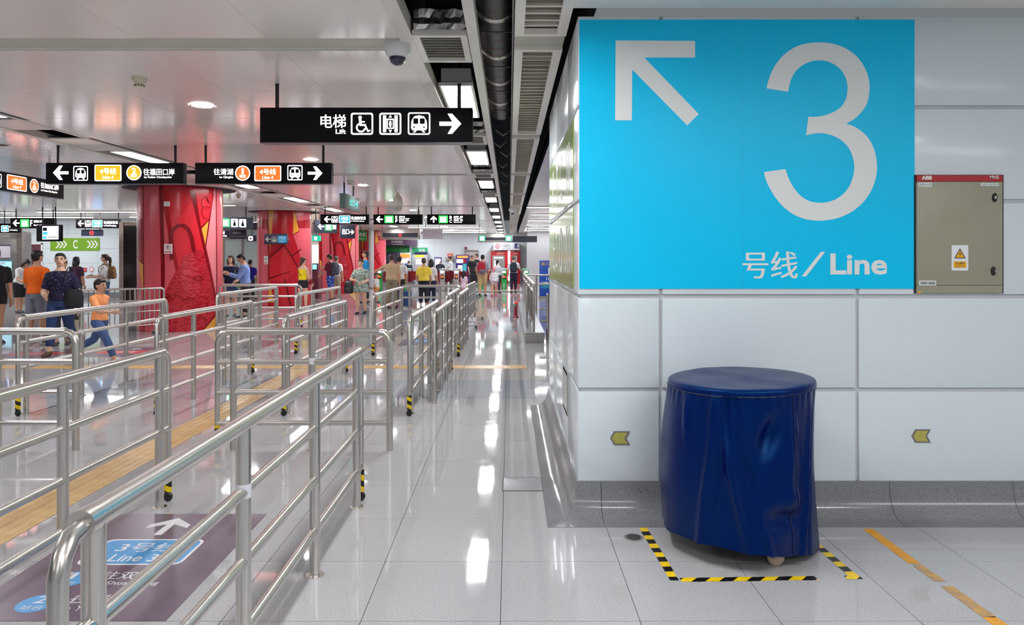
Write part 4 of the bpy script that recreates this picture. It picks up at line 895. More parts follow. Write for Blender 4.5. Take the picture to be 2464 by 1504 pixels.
# monitor hanging at an angle and a small LED board on the left
t = thing('hanging_monitor', 'tilted information screen hanging beside the green C board', 'monitor', (PX(90, 21.5), 21.5, 2.06), R(-16))
MB().cbox(0, .95, -.04, .04, 0, .50, .02).build('monitor_case', SIGNK, t, 30, world=False)
k = MB().poly([(.24, .06), (.86, .06), (.86, .46), (.24, .46)], 0, flatfn(-.042)).build('screen', mat('lit_screen', (.7, .75, 1), .3, emit=1.3, ecol=(.72, .74, 1)), t, world=False)
for u0, u1, v0, v1 in ((.26, .42, .32, .42), (.26, .44, .20, .29), (.26, .40, .08, .16), (.46, .82, .12, .14)): MB().poly([(u0, v0), (u1, v0), (u1, v1), (u0, v1)], 0, flatfn(-.0425)).build('screen_block', LITB if v1 < .4 and u1 < .5 else SIGNK, k, world=False)
for u in (.2, .7): MB().tube([(u, 0, .5), (u, 0, 1.055)], .02, 10).build('hanger_rod', BLACKM, t, True, world=False)
def led_board(lab, xa, xb, ya, yb, Y, frm, red=True, rods=()):
    t = thing('led_board', lab, 'sign', (PX(xa, Y), Y, PZ(yb, Y))); wd, ht = PX(xb, Y) - PX(xa, Y), PZ(ya, Y) - PZ(yb, Y)
    v0, v1 = (.10, ht * .58) if frm else (0, ht)
    if frm: MB().cbox(0, wd, -.05, .15, 0, ht, .01).build('steel_frame', STEEL, t, 30, world=False)
    MB().box(.1 if frm else 0, wd - (.1 if frm else 0), -.06, .02, v0, v1).build('display', mat('dark_display', (.03, .035, .06), .25), t, world=False)
    if red:
        c, vc, r_ = wd / 2, (v0 + v1) / 2, (v1 - v0) * .36
        b = MB(); frame(b, circ(c, vc, r_), circ(c, vc, r_ * .72), flatfn(-.062)); b.poly([(c - r_ * .6, vc - r_ * .14), (c + r_ * .6, vc - r_ * .14), (c + r_ * .6, vc + r_ * .14), (c - r_ * .6, vc + r_ * .14)], 0, flatfn(-.062)); b.build('no_entry_symbol', LITRED, t, world=False)
    for u in rods: MB().tube([(u, 0, ht), (u, 0, ZC - PZ(yb, Y))], .02, 8).build('hanger_rod', STEELD, t, True, world=False)
    return t, wd, ht
led_board('small black board with red no entry symbol under the left line 3 sign', 198, 248, 553, 568, 24.1, False, rods=(.1, .6))
led_board('steel-framed board with red no entry symbol over the ticket gates', 916, 1011, 550, 576, 33.0, True, rods=(.08, 1.75))
t, wd, ht = led_board('steel-framed board with two green exit icons over the right gates', 1150, 1234, 563, 583, 33.0, True, False, rods=(.06, wd if False else 1.55))
for u in (.06, wd - .34): exit_icon(t, u, .06, .28, .25, mat('lit_teal', (.03, .6, .4), .4, emit=.6, ecol=(.02, .6, .35)))
t, wd, ht = led_board('long dark board behind the exit board over the right gates', 1160, 1292, 568, 583, 34.5, False, False, rods=(.3, 2.2))
t = thing('blank_sign', 'blank pale lilac panel hanging over the ticket gates', 'sign', (PX(1017, 30), 30, PZ(575, 30)))
MB().cbox(0, PX(1065, 30) - PX(1017, 30), -.04, .04, 0, PZ(551, 30) - PZ(575, 30), .006).build('sign_box', mat('pale_lilac', (.66, .60, .66), .5), t, 30, world=False)
for u in (.12, .7): MB().tube([(u, 0, .4), (u, 0, ZC - PZ(575, 30))], .016, 8).build('hanger_rod', TRIM, t, True, world=False)
# green C board on the far left wall
CG = mat('grass_green_vinyl', srgb(118, 168, 30), .35)
x0, x1, z0, z1 = PX(122, 28), PX(240, 28), PZ(603, 28), PZ(573, 28)
t = thing('exit_board', 'green wall board with white C and chevrons on the left wall', 'sign', (x0, 27.985, z0))
MB().box(0, x1 - x0, -.01, .01, 0, z1 - z0).build('board', CG, t, world=False); hh = z1 - z0
for cu in (.20, 1.43):
    for k in range(3):
        u = cu + k * .14; b = MB(); f = flatfn(-.012); b.poly([(u, hh * .2), (u + .07, hh * .2), (u + .19, hh * .5), (u + .12, hh * .5)], 0, f); b.poly([(u + .12, hh * .5), (u + .19, hh * .5), (u + .07, hh * .8), (u, hh * .8)], 0, f); b.build('chevron', WHITE, t, world=False)
b = MB(); letter(b, 'C', .90, 1.08, hh * .15, hh * .85, flatfn(-.012), .02); b.build('lettering', WHITE, t, world=False)
# ================================================================== RED ART COLUMNS
CR = {k: mat('column_' + k, srgb(*c), .2, spec=.5) for k, c in dict(red=(200, 30, 45), pink=(222, 92, 104), rose=(228, 128, 134), deep=(168, 8, 24), line=(128, 8, 22), orange=(235, 160, 62), bright=(214, 40, 52)).items()}
def lace(name, c0, c1, sc=9):
    m = mat(name, c0, .2); N, L = nodes(m); tc = N('ShaderNodeTexCoord')
    nz = N('ShaderNodeTexNoise', i_Scale=3.0); L(tc.outputs['Object'], nz.inputs['Vector'])
    ad = N('ShaderNodeVectorMath', operation='MULTIPLY_ADD'); L(nz.outputs['Color'], ad.inputs[0]); ad.inputs[1].default_value = (.5, .5, .5); L(tc.outputs['Object'], ad.inputs[2])
    wv = N('ShaderNodeTexWave', i_Scale=sc * .35, i_Distortion=9.0, i_Detail=1.5); wv.wave_type = 'RINGS'; L(ad.outputs[0], wv.inputs['Vector'])
    vr = N('ShaderNodeTexVoronoi', i_Scale=float(sc)); vr.feature = 'DISTANCE_TO_EDGE'; L(ad.outputs[0], vr.inputs['Vector'])
    mu = N('ShaderNodeMath', operation='MULTIPLY'); L(wv.outputs['Fac'], mu.inputs[0]); L(vr.outputs['Distance'], mu.inputs[1])
    rp = ramp(N, [(.02, c1), (.10, c0)]); L(mu.outputs[0], rp.inputs[0]); L(rp.outputs[0], bsdf(m).inputs['Base Color']); return m
GOWN = lace('column_gown_pattern', srgb(164, 8, 26), srgb(196, 44, 56), 13); BLOSSOM = lace('column_blossom_pattern', srgb(205, 70, 78), srgb(182, 36, 52), 11)
Z = lambda x, y: (-1.407 + .003095 * x, 3.834 - .002549 * y)          # art drawn in the coordinates of a picture of the first column
A1 = [('panel', 'pink', [(112, 250), (305, 250), (318, 1520), (112, 1520)]), ('panel', 'deep', [(112, 600), (185, 560), (188, 940), (112, 850)]), ('panel', 'red', [(112, 850), (150, 885), (185, 1520), (112, 1520)]),
      ('triangle', 'orange', [(148, 885), (190, 945), (196, 1200), (184, 1160)]), ('line', 'line', [(182, 250), (189, 250), (196, 1520), (189, 1520)]), ('line', 'line', [(128, 850), (190, 935), (190, 948), (128, 866)]),
      ('panel', 'red', [(300, 250), (545, 250), (660, 870), (735, 1340), (620, 1520), (325, 1520)]), ('panel', 'pink', [(330, 470), (418, 1005), (335, 1195)]),
      ('panel', 'bright', [(400, 640), (545, 400), (640, 850), (660, 980), (470, 1010), (420, 900)]),
      ('line', 'line', [(303, 250), (330, 250), (345, 1000), (330, 1520), (318, 1520), (318, 900)]), ('line', 'deep', [(316, 330), (345, 330), (442, 985), (424, 1015)]),
      ('gown', GOWN, [(428, 1005), (455, 950), (470, 880), (560, 830), (600, 825), (645, 870), (690, 1050), (716, 1220), (735, 1340), (620, 1500), (600, 1560), (326, 1560), (340, 1200)]),
      ('blossom', BLOSSOM, [(455, 960), (480, 870), (545, 850), (590, 1000), (600, 1150), (560, 1230), (490, 1200), (460, 1090)]),
      ('line', 'line', [(522, 330), (552, 330), (648, 850), (722, 1285), (714, 1290), (630, 870)]),
      ('panel', 'rose', [(700, 250), (716, 250), (722, 1240), (640, 800)]), ('panel', 'bright', [(560, 340), (700, 340), (660, 560), (605, 640)]), ('triangle', 'orange', [(606, 640), (660, 570), (634, 780)]),
      ('line', 'line', [(600, 632), (660, 562), (664, 570), (606, 645)]), ('line', 'line', [(692, 340), (698, 340), (640, 795), (632, 790)]),
      ('panel', 'pink', [(718, 250), (790, 250), (790, 1520), (765, 1455), (724, 1300)]), ('line', 'line', [(714, 250), (721, 250), (727, 1300), (720, 1300)]), ('line', 'orange', [(770, 250), (780, 250), (782, 1300), (772, 1300)]),
      ('triangle', 'orange', [(610, 1515), (735, 1342), (775, 1515)]), ('line', 'line', [(604, 1515), (735, 1330), (740, 1345), (616, 1515)])]
def stroke(pts, w_): return ('stroke', 'line', pts, w_)
A1 += [stroke([(612, 400), (606, 430), (618, 460), (604, 495), (612, 505), (608, 520), (618, 535), (628, 558), (650, 560)], 5), stroke([(618, 465), (640, 455), (668, 462)], 6), stroke([(622, 480), (650, 476), (664, 466)], 4), stroke([(610, 400), (640, 370), (668, 430), (640, 395)], 7),
       stroke([(392, 900), (384, 720), (402, 660), (440, 622), (478, 620), (512, 650), (536, 720), (552, 830)], 24),
       stroke([(350, 1220), (420, 1190), (480, 1235), (560, 1225)], 7), stroke([(480, 1380), (560, 1300), (640, 1320), (660, 1250)], 7), stroke([(540, 1060), (580, 1040), (620, 1060), (590, 1085), (540, 1060)], 6), stroke([(560, 1420), (600, 1380), (640, 1420)], 7)]
def q2(x, y): return ((x - 1107) / 275 * 290 / 2 / .5 / 290 , y)
A2 = []
for kd, c, pl_ in (('panel', 'pink', [(800, 500), (945, 500), (952, 2200), (800, 2200)]), ('line', 'line', [(940, 500), (950, 500), (962, 2200), (950, 2200)]), ('triangle', 'orange', [(948, 500), (1003, 500), (966, 1300)]), ('panel', 'red', [(1003, 500), (1190, 500), (1190, 1340), (1104, 1160), (962, 1350)]),
                   ('panel', 'bright', [(962, 1350), (1104, 1165), (1190, 1340), (1240, 1560), (1120, 1750), (960, 1750)]), ('triangle', 'orange', [(1196, 500), (1215, 640), (1252, 920), (1192, 985)]), ('panel', 'pink', [(1215, 500), (1420, 500), (1420, 2200), (1290, 1500), (1192, 985), (1255, 920)]),
                   ('line', 'line', [(955, 1360), (1100, 1150), (1112, 1170), (962, 1390)]), ('line', 'line', [(1098, 1160), (1112, 1155), (1262, 1560), (1245, 1570)]), ('line', 'line', [(1192, 985), (1250, 925), (1255, 935), (1192, 1000)]), ('line', 'line', [(1180, 1330), (1270, 1220), (1275, 1240), (1186, 1350)]),
                   ('panel', 'deep', [(800, 760), (940, 740), (942, 900), (800, 880)]), ('panel', 'deep', [(1225, 760), (1420, 700), (1420, 860), (1250, 880)]), ('line', 'line', [(960, 1700), (1160, 1590), (1165, 1605), (960, 1725)]), ('triangle', 'orange', [(960, 1740), (1010, 2100), (950, 2100)]), ('line', 'line', [(1100, 1720), (1115, 1715), (1180, 2150), (1160, 2150)])):
    A2.append((kd, c, [((x - 1107) / 276, 3.0 - (y - 640) * .001957) for x, y in pl_]))
A1n = [(a[0], a[1], [Z(x, y) for x, y in a[2]]) if a[0] != 'stroke' else ('stroke', a[1], [Z(x, y) for x, y in a[2]], a[3] * .003095) for a in A1]
def column(xc, yc, r, art, lab, seed=0):
    t = thing('art_column', lab, 'column', (xc, yc, 0), group='red art columns')
    MB().lathe((xc, yc, 0), [(r, 0), (r, ZC)], 64).build('column_shaft', CR['red'], t, True)
    fwd = Vector((-xc, -yc, 0)).normalized(); rg = Vector((-fwd.y, fwd.x, 0))
    if rg.x < 0: rg = -rg
    def emit(nm, m, polys, eps):
        bm = bmesh.new()
        for pl_ in polys:
            pts = [(max(-1.55, min(1.55, math.asin(max(-.9999, min(.9999, u))))), max(.002, min(ZC - .002, z))) for u, z in pl_]
            vs = [bm.verts.new((a * r, z, 0)) for a, z in pts]
            try: bm.faces.new(vs)
            except ValueError: pass
        bmesh.ops.triangulate(bm, faces=bm.faces[:])
        for k in range(-22, 23):
            bmesh.ops.bisect_plane(bm, geom=bm.verts[:] + bm.edges[:] + bm.faces[:], plane_co=(R(4 * k) * r, 0, 0), plane_no=(1, 0, 0))
        bm.verts.index_update(); b = MB(); vs = []
        for v in bm.verts:
            a = v.co.x / r; p = Vector((xc, yc, v.co.y)) + (fwd * math.cos(a) + rg * math.sin(a)) * (r + eps); vs.append(p)
        b.add(vs, [[v.index for v in f.verts] for f in bm.faces]); bm.free(); b.build(nm, m, t, True)
    for i, a in enumerate(art):
        m = a[1] if not isinstance(a[1], str) else CR[a[1]]; eps = .0012 + .0008 * i
        if a[0] == 'stroke':
            w_ = a[3] / 2; polys = []
            for (u0, z0), (u1, z1) in zip(a[2], a[2][1:]):
                d = Vector((u1 - u0, (z1 - z0) / .82)); n_ = Vector((-d.y, d.x)).normalized() * w_; e_ = d.normalized() * w_ * .5
                polys.append([(u0 - e_.x + n_.x, z0 - e_.y * .82 + n_.y * .82), (u1 + e_.x + n_.x, z1 + e_.y * .82 + n_.y * .82), (u1 + e_.x - n_.x, z1 + e_.y * .82 - n_.y * .82), (u0 - e_.x - n_.x, z0 - e_.y * .82 - n_.y * .82)])
            emit('drawn_line', m, polys, eps)
        else: emit({'panel': 'colour_panel', 'triangle': 'orange_facet', 'line': 'outline_band', 'gown': 'gown_figure', 'blossom': 'blossom_figure'}[a[0]], m, [a[2]], eps)
    for z in (1.02, 1.98): MB().lathe((xc, yc, z), [(r + .001, -.004), (r + .022, -.002), (r + .022, .002), (r + .001, .004)], 64).build('panel_joint', CR['deep'], t, True) if False else None
    MB().lathe((xc, yc, ZC), [(r - .05, .0), (r + .30, -.0), (r + .30, -.012), (r - .05, -.012)], 48, cap=False).build('recess_shade_ring', mat('recess_shade_black', (.015, .008, .01), .7), t)  # flat black ring: the opening's darkness is painted, no hole is cut
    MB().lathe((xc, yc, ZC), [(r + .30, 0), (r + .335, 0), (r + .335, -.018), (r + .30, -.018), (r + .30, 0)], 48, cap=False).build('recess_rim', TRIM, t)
    return t
for (xc, yc, art, lab) in ((-7.3, 15.75, A1n, 'nearest red art column with a drawn figure in a gown'), (-7.48, 23.6, A2, 'second red art column with orange wedges'), (-7.60, 31.6, A1n, 'third red art column behind the man with the backpack'), (-7.75, 39.6, A2, 'farthest red art column before the ticket machines')):
    column(xc, yc, .86, art, lab)
# notices on the columns
def notice(lab, px, py, xc, yc, wd, ht, red=True):
    fwd = Vector((-xc, -yc, 0)).normalized(); rg = Vector((-fwd.y, fwd.x, 0)); rg = rg if rg.x > 0 else -rg
    u = (PX(px, yc - .5) - xc) / .86; a = math.asin(max(-.98, min(.98, u))); c = Vector((xc, yc, PZ(py, yc - .86 * math.cos(a)))) + (fwd * math.cos(a) + rg * math.sin(a)) * .888
    nrm = fwd * math.cos(a) + rg * math.sin(a); t = thing('notice_plate', lab, 'notice', c, math.atan2(nrm.x, -nrm.y))
    MB().cbox(-wd / 2, wd / 2, -.004, .024, -ht / 2, ht / 2, .002).build('plate', WHITE, t, world=False)
    if red:
        b = MB(); frame(b, circ(0, ht * .14, wd * .33), circ(0, ht * .14, wd * .27), flatfn(-.005)); b.build('symbol_ring', mat('notice_red', srgb(200, 30, 50), .4), t, world=False)
        b = MB(); b.poly([(-wd * .1, ht * .02), (wd * .06, ht * .02), (wd * .02, ht * .28), (-wd * .14, ht * .28)], 0, flatfn(-.005)); b.build('symbol_figure', INK, t, world=False)
        k = MB().poly([(-wd * .38, -ht * .4), (wd * .38, -ht * .4), (wd * .38, -ht * .24), (-wd * .38, -ht * .24)], 0, flatfn(-.005)).build('caption_bar', mat('notice_red', srgb(200, 30, 50), .4), t, world=False)
        b = MB(); letter(b, '请勿倚靠', -wd * .3, wd * .3, -ht * .37, -ht * .27, flatfn(-.0056), 0); b.build('caption', WHITE, k, world=False)
notice('white do-not-lean notice on the nearest red column', 383, 599, -7.3, 15.75, .16, .205)
notice('small white box high on the nearest red column', 380, 491, -7.3, 15.75, .115, .10, False)
notice('white notice on the left side of the second red column', 632, 626, -7.48, 23.6, .15, .26)
# ================================================================== TICKET GATES
GG = mat('gate_green', srgb(20, 170, 75), .35); RED = mat('flap_red', srgb(150, 14, 34), .3)
FANP = [(0, .42), (.05, .36), (.34, .52), (.40, .62), (.40, .86), (.36, .92), (0, .92)]
def gate(x, y, lab, green=True, lit=LITRED, fans=(-1, 1)):
    t = thing('ticket_gate', lab, 'gate', (x, y, 0), group='ticket gates'); h = 1.0
    MB().cbox(-.11, .11, .02, 1.75, 0, h, .02).build('gate_body', STEELD, t, 30, world=False)
    MB().cbox(-.12, .12, 0, .03, .02, h - .02, .008).build('end_panel', GG if green else STEEL, t, 30, world=False)
    MB().cbox(-.15, .15, -.03, 1.8, h, h + .045, .02).build('gate_top', mat('gate_top_grey', (.5, .55, .53), .3) if not green else mat('gate_top_green', srgb(120, 190, 160), .3), t, 30, world=False)
    MB().box(-.075, .075, -.004, .002, .86, .96).build('reader_screen', mat('lit_reader', (1, 1, 1), .4, emit=1.4, ecol=(.9, .85, 1)), t, world=False)
    MB().box(-.075, .075, -.005, .002, .56, .78).build('signal_panel', BLACK, t, world=False)
    MB().poly(circ(0, .68, .055), 0, flatfn(-.007)).build('signal_lamp', lit, t, world=False)
    if green: b = MB(); letter(b, '请刷卡', -.05, .05, .1, .40, flatfn(-.006), .01); b.build('lettering', WHITE, t, world=False)
    for s_ in fans:
        MB().poly([(s_ * (.11 + u), v) for u, v in FANP], .03, lambda u, v, w: (u, .8 + w, v)).build('flap', RED, t, world=False)
LO = mat('lit_signal_orange', (1, .2, .05), .4, emit=1.4, ecol=(1, .06, .012)); LGn = LITG
for px, gr, lt, fs, lab in ((913, True, LO, (1,), 'green-fronted ticket gate beside the child in white'), (972, True, LO, (1, -1), 'green-fronted ticket gate right of the man in beige'), (1064, False, LO, (1, -1), 'steel-fronted ticket gate right of the woman in yellow'),
                            (1098, False, LO, (1,), 'steel-fronted ticket gate behind the girl in pink'), (1156, True, LO, (1,), 'green-fronted ticket gate behind the man with the red backpack'), (1213, True, LO, (-1,), 'green-fronted ticket gate with orange lamp left of the man with dark backpack'), (1266, True, LGn, (), 'green-fronted ticket gate with green tick at the right end')):
    gate(PX(px, 33.6), 33.6, lab, gr, lt, fs)
t = thing('glass_screen', 'low glass screen standing across the end of the walkway', 'glass', (PX(1130, 32.5), 32.5, 0))
MB().box(0, PX(1258, 32) - PX(1130, 32), -.006, .006, .04, .12).build('glass_pane', mat('pale_glass', (.75, .9, .85), .05, alpha=.35), t, world=False)
MB().box(0, PX(1258, 32) - PX(1130, 32), -.02, .02, 0, .04).build('floor_channel', STEELD, t, world=False)
# ================================================================== SERVICE DESK, MACHINES AND BOARDS AT THE BACK WALL
def box_thing(nm, lab, cat, px0, px1, py0, py1, Y, dep, m, z0=None):
    x0, x1 = PX(px0, Y), PX(px1, Y); zb = PZ(py1, Y) if z0 is None else z0; zt_ = PZ(py0, Y)
    t = thing(nm, lab, cat, (x0, Y, zb)); MB().cbox(0, x1 - x0, 0, dep, 0, zt_ - zb, .012).build('cabinet', m, t, 30, world=False)
    return t, x1 - x0, zt_ - zb
def face(t, nm, m, u0, u1, v0, v1, w_=.003): return MB().box(u0, u1, -w_, .0, v0, v1).build(nm, m, t, world=False)
t = thing('service_desk', 'long service desk with blue top behind the ticket gates', 'desk', (PX(958, 37.4), 37.4, 0)); wd = PX(1082, 37.4) - PX(958, 37.4)
MB().cbox(0, wd, 0, .7, .76, .80, .01).build('desk_top', mat('desk_blue', srgb(40, 140, 205), .35), t, 30, world=False)
for u in (.1, wd / 2, wd - .1): MB().box(u - .03, u + .03, .05, .65, 0, .76).build('desk_leg', WHITE, t, world=False)
MB().box(.1, wd - .1, .55, .57, .3, .76).build('modesty_panel', PANEL, t, world=False)
SCR = mat('lit_screen_white', (.9, .92, 1), .3, emit=1.5, ecol=(.85, .88, 1)); PUR = mat('machine_violet', srgb(40, 20, 110), .3); ORG = mat('lit_sign_orange', (1, .3, .05), .4, emit=1.5, ecol=(1, .09, .012)); YELL = mat('lit_sign_yellow', (1, .9, 0), .4, emit=.9, ecol=(1, .78, .02))
t, wd, ht = box_thing('ticket_machine', 'white ticket machine with orange lit header left of the desk', 'ticket machine', 962, 988, 608, 690, 43.2, .7, mat('machine_white', (.6, .6, .62), .35), 0)
face(t, 'header', ORG, .05, wd - .05, ht - .30, ht - .08); face(t, 'screen', SCR, .08, wd - .15, ht - .62, ht - .40); face(t, 'panel', mat('print_blue2', srgb(40, 120, 210), .4), wd - .35, wd - .05, ht - .80, ht - .66); face(t, 'coin_tray', BLACK, .1, wd - .1, .5, .62)
t, wd, ht = box_thing('ticket_machine', 'grey ticket machine with yellow lit strip behind the woman in yellow', 'ticket machine', 998, 1028, 606, 690, 43.2, .7, mat('machine_grey', (.5, .48, .5), .35), 0)
face(t, 'header', mat('header_navy', (.02, .04, .09), .3), .0, wd, ht - .18, ht); face(t, 'lit_strip', YELL, .03, wd * .75, ht - .32, ht - .20); face(t, 'screen', SCR, .08, wd - .15, ht - .74, ht - .46); face(t, 'coin_tray', BLACK, .1, wd - .1, .5, .62)
t, wd, ht = box_thing('vending_machine', 'dark vending machine left of the white ticket machine', 'vending machine', 930, 960, 606, 690, 43.2, .7, mat('machine_navy', (.02, .025, .05), .3), 0)
face(t, 'window', mat('vending_window', (.08, .1, .16), .1), .06, wd - .25, .6, ht - .15); face(t, 'keypad', STEEL, wd - .2, wd - .06, 1.0, 1.3)
t, wd, ht = box_thing('kiosk_screen', 'white lit kiosk screen above the bent staff member', 'kiosk', 1045, 1062, 619, 690, 42.6, .25, PUR, 0)
face(t, 'screen', SCR, .05, wd - .05, ht - .85, ht - .08)
t, wd, ht = box_thing('ticket_machine', 'violet ticket machine with red lit header right of the white-shirted man', 'ticket machine', 1097, 1128, 613, 690, 43.2, .7, PUR, 0)
face(t, 'header', ORG, .08, wd - .06, ht - .2, ht - .06); face(t, 'upper_screen', SCR, .04, wd * .55, ht - .50, ht - .28); face(t, 'lower_screen', SCR, .12, wd * .5, ht - 1.05, ht - .65); face(t, 'teal_panel', mat('teal_print', (.05, .45, .5), .4), wd * .55, wd * .82, ht - 1.05, ht - .55); face(t, 'red_panel', mat('cabinet_red', srgb(172, 18, 24), .35), wd * .55, wd * .8, ht - .5, ht - .3)
# bank machines
AR = mat('bank_red', srgb(165, 12, 24), .3)
for px0, px1, lab in ((1181, 1222, 'left red bank machine with recessed screen'), (1228, 1252, 'right red bank machine partly behind the man with the backpack')):
    t, wd, ht = box_thing('cash_machine', lab, 'cash machine', px0, px1, 604, 690, 43.0, .9, AR, 0)
    face(t, 'surround', STEEL, .1, wd - .2, .85, ht - .28, .02); k = face(t, 'recess', mat('recess_grey', (.3, .3, .32), .4), .16, wd - .26, .9, ht - .34, .024)
    face(t, 'lamp', SCR, .2, wd - .3, ht - .45, ht - .38, .03); face(t, 'screen', mat('lit_screen', (.7, .75, 1), .3), .2, .2 + (wd - .46) * .5, ht - .95, ht - .58, .03); face(t, 'keypad', STEELD, .25 + (wd - .46) * .5, wd - .3, ht - 1.0, ht - .6, .03)
    b = MB(); letter(b, '自助银行' if wd > .8 else '24小时', wd * .35, wd * .8, ht - .20, ht - .10, flatfn(-.006), .005); b.build('lettering', mat('bank_gold', (.8, .5, .35), .4), t, world=False)
t = thing('lamp_column', 'white lit strip between the two red bank machines', 'lamp', (PX(1222.5, 42.95), 42.95, 0)); MB().box(0, PX(1227, 42.95) - PX(1222.5, 42.95), 0, .08, .2, PZ(604, 42.95)).build('lit_strip', mat('lit_strip_white', (1, 1, 1), .4, emit=4, ecol=(.95, .9, 1)), t, world=False); MB().box(0, .115, 0, .1, 0, .2).build('strip_base', STEELD, t, world=False)
t = thing('bank_sign', 'white bank header sign with red round emblem above the cash machines', 'sign', (PX(1187, 42.9), 42.9, PZ(602, 42.9))); wd, ht = PX(1250, 42.9) - PX(1187, 42.9), PZ(585, 42.9) - PZ(602, 42.9)
MB().cbox(0, wd, 0, 1.0, 0, ht, .01).build('sign_box', mat('sign_white', (.72, .74, .76), .4), t, 30, world=False)
b = MB(); frame(b, circ(.26, ht * .55, .145), circ(.26, ht * .55, .105), flatfn(-.004)); 
frame(b, [(.20, ht * .55 - .045), (.32, ht * .55 - .045), (.32, ht * .55 + .045), (.20, ht * .55 + .045)], [(.235, ht * .55 - .02), (.285, ht * .55 - .02), (.285, ht * .55 + .02), (.235, ht * .55 + .02)], flatfn(-.004))
b.poly([(.25, ht * .55 + .045), (.27, ht * .55 + .045), (.27, ht * .55 + .11), (.25, ht * .55 + .11)], 0, flatfn(-.004)); b.poly([(.25, ht * .55 - .11), (.27, ht * .55 - .11), (.27, ht * .55 - .045), (.25, ht * .55 - .045)], 0, flatfn(-.004)); b.build('emblem', mat('emblem_red', srgb(165, 15, 45), .4), t, world=False)
b = MB(); letter(b, '中国银行', .46, 1.02, ht * .38, ht * .85, flatfn(-.004), .01, .1); letter(b, 'BANK OF CHINA', .48, 1.0, ht * .14, ht * .26, flatfn(-.004), 0); b.build('lettering', INK, t, world=False)
b = MB(); b.poly([(wd - .3, ht * .25), (wd - .02, ht * .25), (wd - .02, ht * .95), (wd - .3, ht * .95)], 0, flatfn(-.004)); k = b.build('card_logo_panel', mat('logo_navy', (.05, .06, .2), .4), t, world=False)
b = MB(); b.poly([(wd - .14, ht * .4), (wd - .05, ht * .4), (wd - .05, ht * .85), (wd - .1, ht * .85)], 0, flatfn(-.006)); b.build('card_logo_mark', WHITE, k, world=False)
# boards on the back wall
def board(nm, lab, px0, px1, py0, py1, Y, m, txt=None, tm_=None, cat='sign'):
    t = thing(nm, lab, cat, (PX(px0, Y), Y, PZ(py1, Y))); wd, ht = PX(px1, Y) - PX(px0, Y), PZ(py0, Y) - PZ(py1, Y)
    MB().box(0, wd, 0, max(.015, 43.99 - Y if Y > 43 else .05), 0, ht).build('board', m, t, world=False)
    for s_, u0, u1, v0, v1 in (txt or ()): b = MB(); letter(b, s_, wd * u0, wd * u1, ht * v0, ht * v1, flatfn(-.004), .01); b.build('lettering', tm_ or WHITE, t, world=False)
    return t, wd, ht
board('header_board', 'dark ticket machine header board on the back wall', 927, 1003, 577, 591, 43.6, mat('board_plum', (.08, .05, .09), .35), (('自动售票机', .2, .55, .45, .85), ('Ticket Vending Machine', .2, .58, .12, .3)))
board('wall_advert', 'green glass advert on the back wall under the dark header', 928, 985, 591.5, 612, 43.92, mat('bottle_green', srgb(25, 120, 60), .2), (('自助', .6, .9, .3, .7),), mat('faded_green_print', srgb(70, 150, 90), .4))
board('green_board', 'green rounded notice board above the yellow-strip machine', 992, 1028, 596, 609, 43.92, mat('notice_green', srgb(40, 165, 110), .35), (('充值', .45, .85, .2, .8),))
board('orange_board', 'small orange board on the back wall above the white-shirted man', 1077, 1089, 610, 618, 43.8, mat('board_orange', srgb(215, 80, 30), .4), (('服务', .2, .8, .2, .8),))
board('notice_box', 'small grey box under the orange board', 1072, 1092, 620, 627, 43.8, mat('box_olive', (.35, .33, .27), .5), cat='box')
board('fire_alarm', 'small dark red alarm box high on the back wall', 1118, 1123, 594, 600, 43.85, mat('alarm_red', srgb(130, 20, 30), .4), cat='alarm')
board('green_passage_sign', 'green passage sign between the third and fourth red columns', 855, 882, 556, 580, 34.4, mat('passage_green', srgb(20, 140, 50), .35), (('通道', .3, .9, .45, .85), ('PASSAGE', .3, .8, .15, .3)))
sg = bpy.data.objects['green_passage_sign']; MB().tube([(.27, .025, PZ(556, 34.4) - PZ(580, 34.4)), (.27, .025, ZC - PZ(580, 34.4))], .015, 8).build('hanger_rod', BLACKM, sg, True, world=False)
# doorway in the back wall
t = thing('door_1', None, None, (PX(1117, 43.9), 43.9, 0)); t['kind'] = 'structure'
wd, ht = PX(1151, 43.9) - PX(1117, 43.9), PZ(604, 43.9)
for u0, u1, v0, v1 in ((0, .06, 0, ht), (wd - .06, wd, 0, ht), (0, wd, ht, ht + .06)): MB().box(u0, u1, -.02, .09, v0, v1).build('door_frame', mat('frame_brown', (.3, .27, .25), .4), t, world=False)
MB().box(.06, wd - .06, .04, .09, 0, ht).build('door_leaf', mat('door_taupe', (.45, .40, .38), .5), t, world=False)
# grey bulkhead wall behind the bank machines on the right
struct('wall_bulkhead', MB().box(1.0, 9, 40.0, 40.2, 0, 3.13), mat('bulkhead_grey', (.46, .46, .48), .4))
# ================================================================== GRANITE KERB AND RAILS BESIDE THE WALKWAY
t = thing('ramp_kerb', 'granite kerb with stainless balustrade right of the walkway', 'balustrade', (.46, 13.05, 0))
PLG = granite('kerb_granite', (.12, .12, .12), (.32, .31, .29), (.5, .48, .46), 60, .3)
MB().cbox(-.165, .185, 0, 9.0, 0, .17, .008).build('kerb_block', PLG, t, 30, world=False)
MB().box(-.175, .195, -.01, 9.0, .17, .19).build('kerb_cap', mat('kerb_cap_steel', (.5, .55, .6), .25, .6), t, world=False)
for y in (.15, 2.3, 4.5, 6.7, 8.8): MB().cbox(-.022, .022, y - .035, y + .035, .19, 1.05, .004).build('post', STEELD, t, 30, world=False)
MB().tube([(0, .05, 1.06), (0, .12, 1.075), (0, 8.95, 1.075)], .03, 14).build('handrail', STEEL, t, True, world=False)
for y in [.5 + .36 * k for k in range(23)]: MB().tube([(0, y, .3), (0, y, .92)], .011, 8).build('baluster', STEELD, t, True, world=False)
